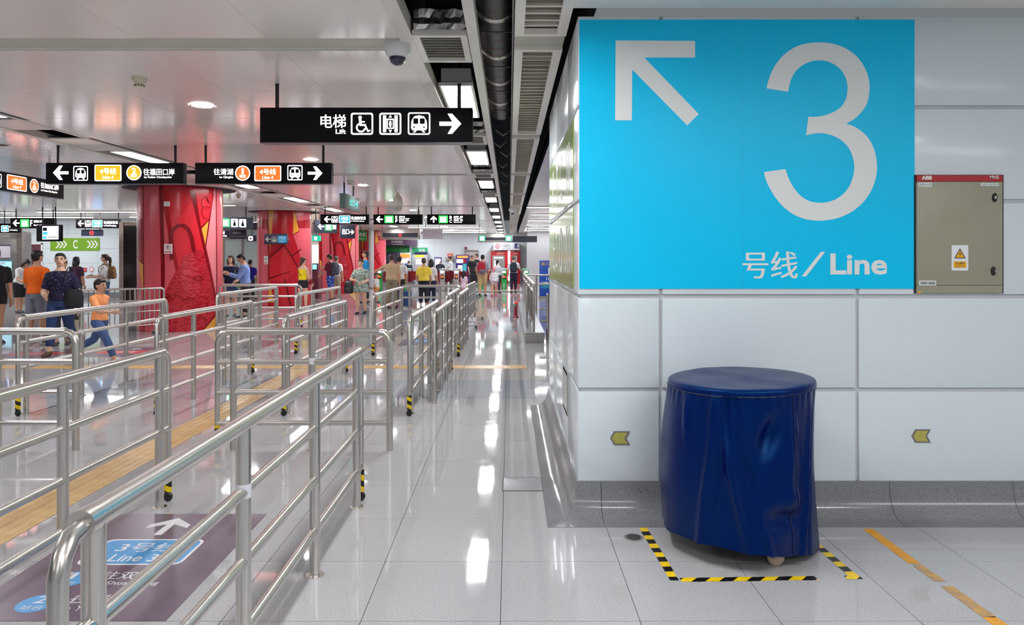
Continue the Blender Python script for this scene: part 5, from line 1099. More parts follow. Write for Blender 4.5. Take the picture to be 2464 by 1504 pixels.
for z in (.3, .92): MB().tube([(0, .15, z), (0, 8.8, z)], .016, 8).build('cross_rail', STEELD, t, True, world=False)
MB().cbox(-.13, -.09, .9, .98, .19, 1.0, .004).build('end_post', STEELD, t, 30, world=False)
MB().box(-.12, -.108, 1.0, 8.9, .25, .92).build('glass_infill', mat('infill_glass', (.8, .88, .9), .05, alpha=.22), t, world=False)
t = thing('side_rail', 'stainless side rail with three bars at the edge of the sign wall pillar', 'railing', (.74, 13.6, 0))
MB().tube([(0, 0, 0), (0, 0, .86)], .028, 14).build('post', STEEL, t, True, world=False); MB().ell((0, 0, .86), .03, .03, .03, 12, 8).build('post_cap', STEEL, t, True, world=False)
for z in (.80, .58, .36): MB().tube([(-.16, 0, z), (1.8, 0, z)], .02, 12).build('bar', STEEL, t, True, world=False)
MB().tube([(1.75, 0, 0), (1.75, 0, .86)], .028, 14).build('post', STEEL, t, True, world=False)
t = thing('side_rail', 'far stainless side rail beside the blue banner', 'railing', (.50, 20.8, 0))
for z in (1.06, .8): MB().tube([(0, 0, z), (2.2, 0, z)], .025, 12).build('bar', STEEL, t, True, world=False)
for u in (.3, 1.2, 2.1): MB().tube([(u, 0, 0), (u, 0, 1.06)], .025, 12).build('post', STEEL, t, True, world=False)
t, wd, ht = box_thing('roller_banner', 'tall blue roller banner standing behind the sign wall pillar', 'banner', 1298, 1345, 627, 715, 27.5, .03, mat('banner_blue', srgb(14, 70, 165), .35), .08)
for s_, u0, u1, v0, v1, m_ in (('新人专享', .1, .9, .86, .96, mat('banner_gold', srgb(235, 190, 90), .4)), ('b', .45, .75, .62, .80, WHITE), ('10元', .35, .8, .44, .54, WHITE), ('扫码下载', .1, .8, .36, .41, WHITE)):
    b = MB(); letter(b, s_, wd * u0, wd * u1, ht * v0, ht * v1, flatfn(-.004), .01); b.build('lettering', m_, t, world=False)
face(t, 'teal_band', mat('banner_teal', srgb(30, 130, 170), .4), .05, wd - .02, ht * .22, ht * .32); MB().box(-.02, wd + .02, -.1, .15, -.08, .0).build('banner_base', STEELD, t, world=False)
t = thing('rope_post', 'small red and green marker with an orange ball by the kerb', 'marker', (.17, 18.6, 0)); MB().lathe((0, 0, 0), [(.08, 0), (.08, .02), (.045, .05), (.04, .26), (.05, .29), (0, .29)], 14).build('marker_body', mat('marker_red', srgb(150, 40, 60), .4), t, True, world=False); MB().lathe((0, 0, .29), [(.05, 0), (.055, .05), (0, .06)], 14).build('marker_collar', mat('marker_green', (.08, .25, .15), .4), t, True, world=False); MB().ell((0.02, 0, .38), .05, .05, .05, 14, 10).build('orange_ball', mat('ball_orange', srgb(255, 90, 50), .4), t, True, world=False)
# ================================================================== LEFT SIDE: BOOTH, LIFT SHAFT, INFORMATION PILLAR
t = thing('service_booth', 'glazed service booth between the first and second red columns', 'booth', (PX(505, 27), 27.0, 0)); bx = PX(505, 27)
GLASS = mat('booth_glass', (.70, .88, .84), .04, alpha=.3); wd = PX(640, 27) - bx
for k, u in enumerate((.0, .52, 1.25, wd)): MB().box(u - .03, u + .03, -.03, .03, 0, 2.35).build('mullion', STEELD, t, world=False)
for u0, u1 in ((.03, .49), (.55, 1.22), (1.28, wd - .03)): MB().box(u0, u1, -.006, .006, .1, 2.3).build('glass_pane', GLASS, t, world=False)
MB().box(-.05, wd + .05, -.06, .06, 2.3, 2.36).build('header_rail', STEELD, t, world=False); MB().box(-.05, wd + .05, -.05, .05, 0, .1).build('plinth', STEELD, t, world=False)
MB().box(.1, wd - .1, .5, .9, .7, .75).build('counter', WHITE, t, world=False); MB().box(.12, wd - .12, .55, .6, 0, .7).build('counter_front', mat('booth_green', (.3, .45, .4), .5), t, world=False)
DKB = mat('board_plum', (.08, .05, .09), .35)
def hang_board(lab, px0, px1, py0, py1, Y, txt, rz=0.0, lit=False):
    t = thing('booth_board', lab, 'sign', (PX(px0, Y), Y, PZ(py1, Y)), rz); wd, ht = PX(px1, Y) - PX(px0, Y), PZ(py0, Y) - PZ(py1, Y)
    MB().cbox(0, wd, -.03, .03, 0, ht, .005).build('board', DKB, t, 30, world=False)
    for s_, u0, u1, v0, v1 in txt: b = MB(); letter(b, s_, wd * u0, wd * u1, ht * v0, ht * v1, flatfn(-.032), .008); b.build('lettering', LITW if lit else WHITE, t, world=False)
    for u in (.1, wd - .1): MB().tube([(u, 0, ht), (u, 0, ZC - PZ(py1, Y))], .012, 8).build('hanger_rod', BLACKM, t, True, world=False)
hang_board('wide dark board above the service booth', 530, 622, 536, 553, 25.5, (('客服中心', .1, .35, .4, .8), ('Customer Service Centre', .1, .55, .1, .28)))
hang_board('dark customer service board on the booth front', 553, 593, 553, 575, 26.2, (('票务中心', .2, .7, .5, .8), ('Customer Service Centre', .1, .95, .2, .36)))
hang_board('lit dark board at the left edge of the booth', 526, 552, 555, 572, 26.4, (('客服', .1, .6, .5, .9), ('Service', .1, .8, .15, .4)), lit=True)
t = thing('booth_board', 'small lit restroom board with wheelchair icon by the second column', 'sign', (PX(596, 26), 26, PZ(581, 26))); MB().cbox(0, .32, -.03, .03, 0, .22, .005).build('board', mat('violet_board', (.06, .02, .12), .3), t, 30, world=False); MB().poly(rrect(.04, .2, .03, .19, .02, 3), 0, flatfn(-.032)).build('icon_panel', LITW, t, world=False); b = MB(); b.poly(circ(.12, .10, .04, 12), 0, flatfn(-.033)); b.build('icon_figure', DKB, t, world=False); MB().tube([(.16, 0, .22), (.16, 0, ZC - PZ(581, 26))], .012, 8).build('hanger_rod', BLACKM, t, True, world=False)
t = thing('lift_shaft', 'bronze metal shaft with a dark glass front left of the nearest red column', 'lift', (PX(288, 23), 23.0, 0)); wd = PX(350, 23) - PX(288, 23)
BRZ = noisy('bronze_cladding', (.42, .33, .29), (.52, .42, .37), 2, .32, 1.0, stretch=(1, 1, 8)); ht = PZ(534, 23)
MB().cbox(0, wd, 0, 2.2, 0, ht, .01).build('shaft_cladding', BRZ, t, 30, world=False); MB().box(.13, wd - .03, -.012, .0, .15, ht - .12).build('dark_glass', mat('dark_bronze_glass', (.02, .014, .012), .12), t, world=False)
MB().box(-.01, .13, -.02, .02, 0, ht).build('corner_trim', BRZ, t, world=False)
t = thing('information_pillar', 'brushed steel pillar with posters at the left picture edge', 'pillar', (PX(-70, 24), 24.0, 0)); wd = PX(52, 24) - PX(-70, 24); ht = PZ(556, 24)
MB().cbox(0, wd, 0, .5, 0, ht, .01).build('pillar_cladding', STEELD, t, 30, world=False); MB().box(wd - .16, wd + .02, -.02, .02, 0, ht + .1).build('corner_trim', BRZ, t, world=False)
u = lambda p: PX(p, 24) - PX(-70, 24)
face(t, 'poster', mat('poster_lilac', (.6, .55, .62), .4), u(-50), u(25), PZ(620, 24), PZ(592, 24), .01); face(t, 'poster_header', mat('poster_dark', (.06, .05, .08), .4), u(-50), u(25), PZ(592, 24), PZ(589, 24), .012); k = face(t, 'lit_map', mat('lit_map_blue', (.4, .75, .9), .4, emit=.5, ecol=(.35, .7, .9)), u(-50), u(28), PZ(668, 24), PZ(627, 24), .01); face(t, 'map_header', mat('lit_map_dark', (.08, .3, .45), .4), u(-50), u(28), PZ(629, 24), PZ(626, 24), .012)
b = MB(); letter(b, '周边信息', u(-45), u(14), PZ(636, 24), PZ(631, 24), flatfn(-.013), .0); b.build('lettering', mat('notice_red', srgb(200, 30, 50), .4), t, world=False)
t = thing('hose_cabinet', 'brown-red framed cabinet door on the left wall behind the man in orange', 'cabinet', (PX(73, 27.96), 27.96, 0)); wd = PX(102, 27.96) - PX(73, 27.96); ht = PZ(585, 27.96)
for u0, u1, v0, v1 in ((0, .05, 0, ht), (wd - .05, wd, 0, ht), (0, wd, ht - .05, ht)): MB().box(u0, u1, -.02, .03, v0, v1).build('door_frame', WHITE, t, world=False)
MB().box(.05, wd - .05, -.005, .03, 0, ht - .05).build('door', mat('cabinet_maroon', (.12, .04, .05), .35), t, world=False); MB().box(wd - .12, wd - .09, -.03, -.005, 1.0, 1.12).build('handle', STEEL, t, world=False)
t = thing('wall_sticker', 'small red square sticker on the left wall', 'sticker', (PX(200, 27.98), 27.98, PZ(654, 27.98))); MB().box(0, .14, -.004, .005, 0, .16).build('sticker_sheet', mat('notice_red', srgb(200, 30, 50), .4), t, world=False); b = MB(); letter(b, '文明', .02, .12, .05, .11, flatfn(-.005), 0); b.build('lettering', WHITE, t, world=False)
t = thing('wall_sticker', 'small round red and white sticker on the left wall', 'sticker', (PX(215, 27.98), 27.98, PZ(654, 27.98))); MB().poly(circ(.09, .1, .09, 20, .12), .004, flatfn(0)).build('sticker_sheet', WHITE, t, world=False); b = MB(); frame(b, circ(.09, .1, .08, 20, .11), circ(.09, .1, .06, 20, .085), flatfn(-.005)); b.build('sticker_ring', mat('notice_red', srgb(200, 30, 50), .4), t, world=False)
t, wd, ht = box_thing('info_totem', 'white information totem right of the second red column', 'totem', 733, 749, 563, 700, 26.0, .12, mat('totem_white', (.6, .64, .64), .4), 0)
face(t, 'green_header', mat('totem_green', srgb(80, 160, 120), .4), .02, wd - .02, ht - .2, ht - .05); face(t, 'green_band', mat('totem_green', srgb(80, 160, 120), .4), .02, wd - .02, ht - 1.05, ht - .9)
for k in range(6): face(t, 'text_line', mat('totem_text', (.4, .42, .42), .5), .03, wd - .05, ht - .36 - k * .09, ht - .33 - k * .09, .004)
t, wd, ht = box_thing('exit_lightbox', 'small teal lit exit box right of the information totem', 'sign', 750, 771, 567, 580, 28, .1, mat('lit_teal', (.03, .6, .4), .4), None); face(t, 'exit_mark', LITW, wd * .3, wd * .6, ht * .2, ht * .8, .004); MB().tube([(.17, .05, ht), (.17, .05, ZC - PZ(580, 28))], .012, 8).build('hanger_rod', BLACKM, t, True, world=False)
t, wd, ht = box_thing('shop_window', 'warm lit shop window seen between the second and third columns', 'shop', 742, 775, 590, 640, 35.8, .19, mat('lit_warm_window', (1, .85, .65), .5, emit=1.3, ecol=(1, .82, .62)), 0); face(t, 'lower_sill', STEELD, 0, wd, -.02, .1, .03)
t, wd, ht = box_thing('check_machine', 'dark red machine with a small blue screen between the second and third columns', 'machine', 750, 766, 650, 715, 27.4, .5, mat('machine_maroon', (.16, .02, .04), .35), 0); MB().cbox(.02, wd - .04, -.02, .2, ht, ht + .26, .01).build('screen_case', BLACK, t, 30, world=False); MB().box(.04, wd - .06, -.024, -.02, ht + .03, ht + .22).build('screen', mat('lit_screen_cyan', (.3, .7, 1), .3, emit=1, ecol=(.25, .6, 1)), t, world=False)
t = thing('round_post', 'slim pale steel post between the third and fourth red columns', 'post', (PX(893, 36.4), 36.4, 0)); MB().lathe((0, 0, 0), [(.14, 0), (.14, ZC)], 24).build('post_shaft', mat('pale_steel', (.6, .58, .58), .3, .3), t, True, world=False); MB().lathe((0, 0, 0), [(.18, 0), (.18, .04), (.14, .06)], 24).build('post_base', STEELD, t, True, world=False)
t = thing('litter_bin', 'beige litter bin with black lid behind the walking woman', 'bin', (-8.0, 13.0, 0)); MB().lathe((0, 0, 0), [(.13, 0), (.16, .42), (.165, .44), (0, .44)], 20).build('bin_body', mat('bin_beige', (.5, .42, .3), .5), t, True, world=False); MB().lathe((0, 0, .44), [(.17, 0), (.17, .09), (.14, .13), (0, .13)], 20).build('bin_lid', BLACK, t, True, world=False)
# ================================================================== PEOPLE
SKIN = mat('skin', srgb(205, 155, 125), .55); SKIN2 = mat('skin_fair', srgb(222, 178, 150), .55); HAIR = mat('black_hair', (.012, .010, .010), .45); HAIRB = mat('brown_hair', (.05, .025, .015), .45); HAIRG = mat('greying_hair', (.10, .08, .07), .5)
LIP = mat('lip', srgb(170, 85, 80), .5); EYE = mat('eye_dark', (.02, .015, .012), .3)
def vox(b, size, smooth=2):
    me = bpy.data.meshes.new('tmp'); me.from_pydata(b.v, [], b.f)
    bm = bmesh.new(); bm.from_mesh(me); bmesh.ops.recalc_face_normals(bm, faces=bm.faces); bm.to_mesh(me); bm.free()
    o = bpy.data.objects.new('tmp', me); md = o.modifiers.new('r', 'REMESH'); md.mode = 'VOXEL'; md.voxel_size = size; md.adaptivity = 0
    sm = o.modifiers.new('s', 'SMOOTH'); sm.iterations = smooth; sm.factor = .5
    m2 = evaluate(o); out = MB(); out.v = [tuple(v.co) for v in m2.vertices]; out.f = [tuple(p.vertices) for p in m2.polygons]
    bpy.data.objects.remove(o); bpy.data.meshes.remove(me); bpy.data.meshes.remove(m2); return out
def hand(b, w_, d, side, nrm, s_, curl=35):
    """palm and five fingers from the wrist w_ along d; nrm = palm side"""
    d = d.normalized(); nrm = (nrm - d * nrm.dot(d)).normalized(); sd = d.cross(nrm).normalized() * side
    rg = []
    for f, wd, th in ((-.02, .020, .016), (.03, .034, .016), (.08, .040, .013), (.088, .036, .009)):
        rg.append(b.ring(w_ + d * f * s_, sd * wd * s_, nrm * th * s_, 10))
    b.loft(rg)
    for k, (off, ln) in enumerate(((-.030, .058), (-.010, .074), (.011, .080), (.030, .072))):
        p = w_ + d * .078 * s_ + sd * off * s_; q = [p]; dd = d.copy()
        for j in range(3):
            a = R(curl * (.35 + .45 * j)); dj = (d * math.cos(a) + nrm * math.sin(a)); p = p + dj * ln * s_ / 3 * (1.15 - .15 * j); q.append(p)
        b.tube(q, [.0095 * s_, .009 * s_, .008 * s_, .0055 * s_], 6)
    p = w_ + d * .025 * s_ - sd * .024 * s_; b.tube([p, p + (d * .6 - sd * .7 + nrm * .25).normalized() * .034 * s_, p + (d * .6 - sd * .7 + nrm * .25).normalized() * .034 * s_ + (d * .9 - sd * .2 + nrm * .35).normalized() * .032 * s_], [.012 * s_, .0105 * s_, .0065 * s_], 6)
def person(lab, x, y, h=1.65, face_=0, male=False, arms=None, legs=((4, 4), (-4, 4)), lean=0, head=(0, 0), top=('tee', WHITE), bottom=('trousers', INK), shoes=INK, hair=('short', HAIR), skin=SKIN, fine=.018, build=1.0, z=0.0, group='passengers', seat=False, wide=1.0):
    """a standing figure facing -Y turned by face_ degrees; joints in metres, arms = ((swing, abduct, elbow, inward), same) right then left"""
    t = thing('person', lab, 'person', (x, y, z), R(face_), group); q = h
    arms = arms or ((6, 8, 12, 5), (6, 8, 12, 5)); sx = (.118 if male else .106) * q * wide; hx = .052 * q
    rot = Matrix.Rotation(R(lean), 3, 'X')
    hipc = Vector((0, 0, .525 * q)); T = lambda v: hipc + rot @ (Vector(v) - hipc)
    # legs
    J = {}
    for s_, (sw, kn), nm in ((-1, legs[0], 'R'), (1, legs[1], 'L')):
        hp = hipc + Vector((s_ * hx, 0, -.02 * q)); a = R(sw); kp = hp + Vector((s_ * .006 * q, -math.sin(a), -math.cos(a))) * .235 * q; c = R(sw - kn); ap = kp + Vector((0, -math.sin(c), -math.cos(c))) * .235 * q
        J['leg' + nm] = (hp, kp, ap, c)
    low = min(J['legR'][2].z, J['legL'][2].z) - .042 * q
    dz = Vector((0, 0, -low)) if not seat else Vector((0, 0, 0))
    hipc = hipc + dz
    for n_ in 'RL': J['leg' + n_] = tuple(v + dz if isinstance(v, Vector) else v for v in J['leg' + n_])
    Z_ = lambda f: f * q + dz.z
    for s_, ar, nm in ((-1, arms[0], 'R'), (1, arms[1], 'L')):
        sw, ab, el, inn = ar; sp = T((s_ * sx, .004 * q, Z_(.772))); a = R(sw); ud = Vector((s_ * math.sin(R(ab)), -math.sin(a) * math.cos(R(ab)), -math.cos(a) * math.cos(R(ab))))
        ep = sp + ud * .172 * q; c = R(sw + el); fd = Vector((-s_ * math.sin(R(inn)), -math.sin(c) * math.cos(R(inn)), -math.cos(c) * math.cos(R(inn)))); wp = ep + fd * .145 * q
        J['arm' + nm] = (sp, ep, wp, fd)
    B = build; M3 = rot
    def torso(b, infl, zlo, zhi, flare=0.0):
        prof = [(.47, .092, .066), (.525, .100, .070), (.565, .096, .066), (.615, .082 + .006 * male, .058), (.67, .090, .064), (.725, .102, .068), (.765, .106, .062), (.795, .092 + .010 * male, .052), (.82, .060, .042), (.845, .034, .034)]
        rg = []
        for f, rx, ry in prof:
            if f < zlo - .001 or f > zhi + .001: continue
            k = flare * max(0, (.62 - f)) if flare else 0
            c = T((0, .004 * q, Z_(f))); bw = (B if f < .78 else 1 + (B - 1) * .4) * wide
            rg.append([c + M3 @ Vector(((rx * q * bw + infl + k) * math.cos(2 * math.pi * n_ / 18), (ry * q * B + infl + k) * math.sin(2 * math.pi * n_ / 18), 0)) for n_ in range(18)])
        b.loft(rg)
    def armt(b, nm, infl, f0, f1, n_=10):
        sp, ep, wp, fd = J['arm' + nm]; pts, rd = [], []
        for f, r_ in ((0, .026), (.25, .0275), (.5, .0245), (.58, .025), (.75, .023), (1.0, .0165)):
            if f < f0 or f > f1 + .001: continue
            pts.append(sp + (ep - sp) * f * 2 if f <= .5 else ep + (wp - ep) * (f - .5) * 2); rd.append(r_ * q * (1 + (B - 1) * .6) + infl)
        if f1 not in (0, .25, .5, .58, .75, 1.0):
            f = f1; pts.append(sp + (ep - sp) * f * 2 if f <= .5 else ep + (wp - ep) * (f - .5) * 2); rd.append(.025 * q * (1 + (B - 1) * .6) + infl)
        pts = [sp + Vector((-.025 * q if nm == 'L' else .03 * q, 0, .014 * q))] + pts; rd = [rd[0] * .98] + rd; b.tube(pts, rd, n_)
    def legt(b, nm, infl, f1, flare=0.0):
        hp, kp, ap, c = J['leg' + nm]; pts, rd = [], []
        for f, r_ in ((0, .054), (.2, .050), (.42, .038), (.5, .034), (.6, .035), (.72, .034), (.9, .022), (1.0, .020)):
            if f > f1 + .001: continue
            pts.append(hp + (kp - hp) * f * 2 if f <= .5 else kp + (ap - kp) * (f - .5) * 2); rd.append(r_ * q * (1 + (B - 1) * .7) + infl + flare * f)
        b.tube([hp + Vector((0, 0, .03 * q))] + pts, [rd[0] * .95] + rd, 12)
    # head
    hy, hpch = head; nk = T((0, .006 * q, Z_(.845))); HM = M3 @ Matrix.Rotation(R(hy), 3, 'Z') @ Matrix.Rotation(R(hpch), 3, 'X'); hk = 1.0 if h > 1.45 else 1 + (1.45 - h) * .9
    hc = nk + M3 @ Vector((0, -.006 * q, (.02 if h > 1.45 else .004) * q)) + HM @ Vector((0, -.008 * q, .062 * q)) * hk; hq = q * hk; G = lambda v: hc + HM @ (Vector(v) * hq)
    b = MB(); torso(b, 0, .47, .845)
    b.tube([T((0, .006 * q, Z_(.82))), nk, G((0, .008, -.03))], [.036 * q, .031 * q, .031 * q], 12)
    b.ell(hc + HM @ Vector((0, .006, .010)) * hq, .0455 * hq, .056 * hq, .056 * hq, 18, 12, HM); b.ell(hc + HM @ Vector((0, -.014, -.030)) * hq, .034 * hq, .036 * hq, .036 * hq, 14, 10, HM)
    b.tube([G((0, -.052, .004)), G((0, -.060, -.012)), G((0, -.054, -.018))], [.006 * hq, .009 * hq, .008 * hq], 8)
    for s_ in (-1, 1): b.ell(G((s_ * .046, .008, -.006)), .007 * hq, .013 * hq, .018 * hq, 10, 8, HM)
    armt(b, 'R', 0, 0, 1.0); armt(b, 'L', 0, 0, 1.0); legt(b, 'R', 0, 1.0); legt(b, 'L', 0, 1.0)
    for nm in 'RL':
        hp, kp, ap, c = J['leg' + nm]; fa = min(0, c) ; fd = Vector((0, -math.cos(fa), math.sin(fa) * 1.0)); dn = Vector((0, math.sin(fa), -math.cos(fa)))
        J['foot' + nm] = (ap, fd, dn); b.tube([ap + dn * .02 * q - fd * .02 * q, ap + dn * .025 * q + fd * .03 * q, ap + dn * .032 * q + fd * .09 * q], [.024 * q, .023 * q, .016 * q], 10)
    body = vox(b, fine)
    for nm, s_ in (('R', -1), ('L', 1)):
        sp, ep, wp, fd = J['arm' + nm]; hand(body, wp, fd, s_, Vector((-s_, -.3, 0)), q / 1.65 * 1.0)
    body.build('body', skin, t, True, world=False)
    for s_ in (-1, 1): MB().ell(G((s_ * .019, -.0475, .006)), .0075 * hq, .005 * hq, .0042 * hq, 10, 6, HM).build('eye', EYE, t, True, world=False); MB().ell(G((s_ * .019, -.047, .018)), .011 * hq, .005 * hq, .0028 * hq, 10, 6, HM).build('eyebrow', hair[1], t, True, world=False)
    MB().ell(G((0, -.0475, -.036)), .0135 * hq, .006 * hq, .0045 * hq, 10, 6, HM).build('mouth', LIP, t, True, world=False)
    # hair
    b = MB(); st = hair[0]
    b.ell(hc + HM @ Vector((0, .014, .018)) * hq, .0505 * hq, .0575 * hq, .055 * hq, 18, 12, HM)
    b.ell(hc + HM @ Vector((0, -.008, .049)) * hq, .042 * hq, .044 * hq, .021 * hq, 14, 8, HM)
    if st == 'short': b.ell(hc + HM @ Vector((0, .030, -.010)) * hq, .046 * hq, .036 * hq, .042 * hq, 14, 10, HM)
    elif st == 'long':
        b.tube([G((0, .02, .03)), G((0, .036, -.03)), G((0, .046, -.08)), G((0, .044, -.15))], [.05 * hq, .052 * hq, .05 * hq, .035 * hq], 12, .6)
        for s_ in (-1, 1): b.tube([G((s_ * .044, .0, .02)), G((s_ * .052, .004, -.03)), G((s_ * .05, .012, -.10))], [.018 * hq, .018 * hq, .010 * hq], 8)
    else:
        b.ell(hc + HM @ Vector((0, .030, -.006)) * hq, .047 * hq, .036 * hq, .040 * hq, 14, 10, HM)
        if st == 'tail': b.tube([G((0, .06, .02)), G((0, .085, .0)), G((0, .09, -.06)), G((0, .075, -.16))], [.016 * hq, .024 * hq, .024 * hq, .008 * hq], 10)
        if st == 'bun': b.ell(G((0, .074, .012)), .030 * hq, .028 * hq, .028 * hq, 12, 8)
        if st == 'low': b.tube([G((0, .05, -.02)), G((0, .066, -.05)), G((0, .06, -.09))], [.022 * hq, .026 * hq, .010 * hq], 10)
    vox(b, fine * .8, 1).build('hair', hair[1], t, True, world=False)
    # clothes
    b = MB(); tk, tmn = top; inf = .011 * q / 1.65
    if tk == 'dress':
        torso(b, inf, .565, .825); rg = []
        for f, r_ in ((.60, .092), (.54, .108), (.47, .120), (.40, .128)):
            c = T((0, .004 * q, Z_(f))); rg.append([c + Vector((r_ * q * B * math.cos(2 * math.pi * n_ / 18), r_ * .72 * q * B * math.sin(2 * math.pi * n_ / 18), 0)) for n_ in range(18)])
        b.loft(rg)
    else: torso(b, inf + (.004 if tk != 'tank' else 0), .525 if tk != 'tank' else .565, .825 if tk != 'tank' else .766)
    if tk in ('tee', 'dress'): armt(b, 'R', inf + .004, 0, .40); armt(b, 'L', inf + .004, 0, .40)
    elif tk == 'long': armt(b, 'R', inf, 0, .97); armt(b, 'L', inf, 0, .97)
    elif tk == 'tank':
        for s_ in (-1, 1): b.tube([T((s_ * .045 * q, -.045 * q, Z_(.75))), T((s_ * .055 * q, -.01 * q, Z_(.835))), T((s_ * .05 * q, .05 * q, Z_(.75)))], .012 * q, 8)
    vox(b, fine, 2).build({'tee': 'shirt', 'long': 'long_sleeved_shirt', 'dress': 'dress', 'tank': 'tank_top'}[tk], tmn, t, True, world=False)
    if bottom:
        b = MB(); bk, bmn = bottom; torso(b, inf * .8, .47, .60)
        f1 = {'trousers': .97, 'shorts': .40, 'knee': .5, 'crop': .8, 'skirt': .3}[bk]
        legt(b, 'R', inf * (1.0 if bk != 'knee' else 1.6), f1, .006 if bk == 'trousers' else .02); legt(b, 'L', inf * (1.0 if bk != 'knee' else 1.6), f1, .006 if bk == 'trousers' else .02)
        vox(b, fine, 2).build('shorts' if bk in ('shorts', 'knee') else 'trousers', bmn, t, True, world=False)
    for nm in 'RL':
        ap, fd, dn = J['foot' + nm]; b = MB(); b.tube([ap + dn * .012 * q - fd * .034 * q, ap + dn * .018 * q + fd * .0 * q, ap + dn * .024 * q + fd * .045 * q, ap + dn * .030 * q + fd * .10 * q, ap + dn * .032 * q + fd * .118 * q], [.022 * q, .030 * q, .027 * q, .022 * q, .010 * q], 10, .62 if False else .8)
        lo = min(v[2] for v in b.v); b.v = [(v[0], v[1], max(v[2], .002) if dz.z or not seat else v[2]) for v in b.v]; b.build('shoe', shoes, t, True, world=False)
    global LAST; LAST = t
    W = Matrix.Translation((x, y, z)) @ Matrix.Rotation(R(face_), 4, 'Z')
    return {k: tuple(W @ p if isinstance(p, Vector) and i < 3 else (W.to_3x3() @ p if isinstance(p, Vector) else p) for i, p in enumerate(v)) for k, v in J.items() if k.startswith('arm')}, W, (lambda f, T=T, Z_=Z_: Z_(f))
def backpack(lab, W, h, m, sz=1.0, strap=None, front=False, off=(0, 0)):
    """a pack on the back (local +Y) of a person placed by W"""
    sgn = -1 if front else 1
    loc = W.to_translation(); t = thing('backpack', lab, 'bag', loc, W.to_euler().z, 'bags'); q = h; c = Vector((off[0], sgn * (.115 * q), .70 * q + off[1])); b = MB(); rg = []
    for f, rx, ry in ((-.13, .05, .03), (-.12, .075, .05), (-.04, .085, .055), (.05, .08, .048), (.10, .06, .036), (.115, .03, .02)):
        rg.append([c + Vector((rx * q * sz * max(-1, min(1, 1.25 * math.cos(2 * math.pi * n_ / 18))), ry * q * sz * max(-1, min(1, 1.2 * math.sin(2 * math.pi * n_ / 18))), f * q * sz)) for n_ in range(18)])
    b.loft(rg); b.build('bag_body', m, t, True, world=False)
    rg = []; c2 = c + Vector((0, sgn * .048 * q * sz, -.05 * q * sz))
    for f, rx, ry in ((-.05, .04, .012), (-.04, .058, .022), (.02, .058, .02), (.035, .04, .01)): rg.append([c2 + Vector((rx * q * sz * math.cos(2 * math.pi * n_ / 14), ry * q * sz * math.sin(2 * math.pi * n_ / 14), f * q * sz)) for n_ in range(14)])
    MB().loft(rg).build('front_pocket', m, t, True, world=False)
    for s_ in (-1, 1): MB().tube(curve([(s_ * .055 * q, sgn * .075 * q, .79 * q), (s_ * .065 * q, sgn * .02 * q, .838 * q), (s_ * .07 * q, -sgn * .055 * q, .80 * q), (s_ * .078 * q, -sgn * .078 * q, .72 * q), (s_ * .10 * q, -sgn * .03 * q, .62 * q), (s_ * .085 * q, sgn * .06 * q, .60 * q)], 4), .011 * q, 8, .5).build('strap', strap or m, t, True, world=False)
    MB().tube([(-.02, sgn * .09 * q, .80 * q), (-.015, sgn * .1 * q, .83 * q), (.015, sgn * .1 * q, .83 * q), (.02, sgn * .09 * q, .80 * q)], .005, 6).build('grab_handle', strap or m, t, True, world=False)
def shoulder_bag(lab, W, h, side, m, drop=.5, sz=1.0, strap_side=None):
    loc = W.to_translation(); t = thing('shoulder_bag', lab, 'bag', loc, W.to_euler().z, 'bags'); q = h; c = Vector((side * .15 * q, -.05 * q, drop * q)); rg = []
    for f, rx, ry in ((-.09, .05, .02), (-.08, .075, .035), (0, .08, .036), (.06, .065, .024), (.07, .04, .012)):
        rg.append([c + Vector((rx * q * sz * math.cos(2 * math.pi * n_ / 16), ry * q * sz * math.sin(2 * math.pi * n_ / 16), f * q * sz)) for n_ in range(16)])
    MB().loft(rg).build('bag_body', m, t, True, world=False); ss = strap_side or side
    MB().tube(curve([c + Vector((-.04 * q, 0, .06 * q * sz)), Vector((ss * .075 * q + (side - ss) * .03 * q, -.085 * q, .72 * q)), Vector((ss * .085 * q, -.03 * q, .845 * q)), Vector((ss * .085 * q, .04 * q, .83 * q)), Vector((ss * .08 * q + (side - ss) * .03 * q, .09 * q, .70 * q)), c + Vector((.03 * q, .04 * q, .05 * q * sz))]), .007 * q, 6, .6).build('strap', m, t, True, world=False)
def cloth(n_, c, c2=None, rough=.85): return noisy('cloth_' + n_, c, c2 or tuple(min(1, v * 1.25 + .004) for v in c), 7, rough)
DEN = cloth('denim', srgb(36, 58, 100)); DEN2 = cloth('blue_denim', srgb(60, 85, 130)); BLK = cloth('black', (.012, .012, .016)); KHA = cloth('khaki', srgb(176, 148, 108)); CHAR = cloth('charcoal', (.03, .03, .04)); WHT = cloth('white', (.72, .72, .72)); 
NVP = specks('cloth_navy_print', srgb(22, 20, 58), srgb(190, 190, 205), 26, .70, .85, (1, 1, 2.4), srgb(110, 30, 60))
DRP = specks('cloth_leaf_print', srgb(205, 218, 205), srgb(38, 80, 70), 42, .52, .85, (1, 1, 1.6)); LEO = specks('cloth_leopard', srgb(150, 112, 70), srgb(40, 26, 16), 30, .56, .8)
SHR = specks('cloth_blue_shorts', srgb(38, 70, 160), srgb(140, 170, 220), 18, .58, .85); CHK = stripes('cloth_beige_check', srgb(205, 178, 142), srgb(186, 154, 118), .05, (1, 0, 1), .75, .85)
OR = cloth('orange', srgb(250, 105, 10)); PCH = cloth('peach', srgb(240, 150, 95)); 
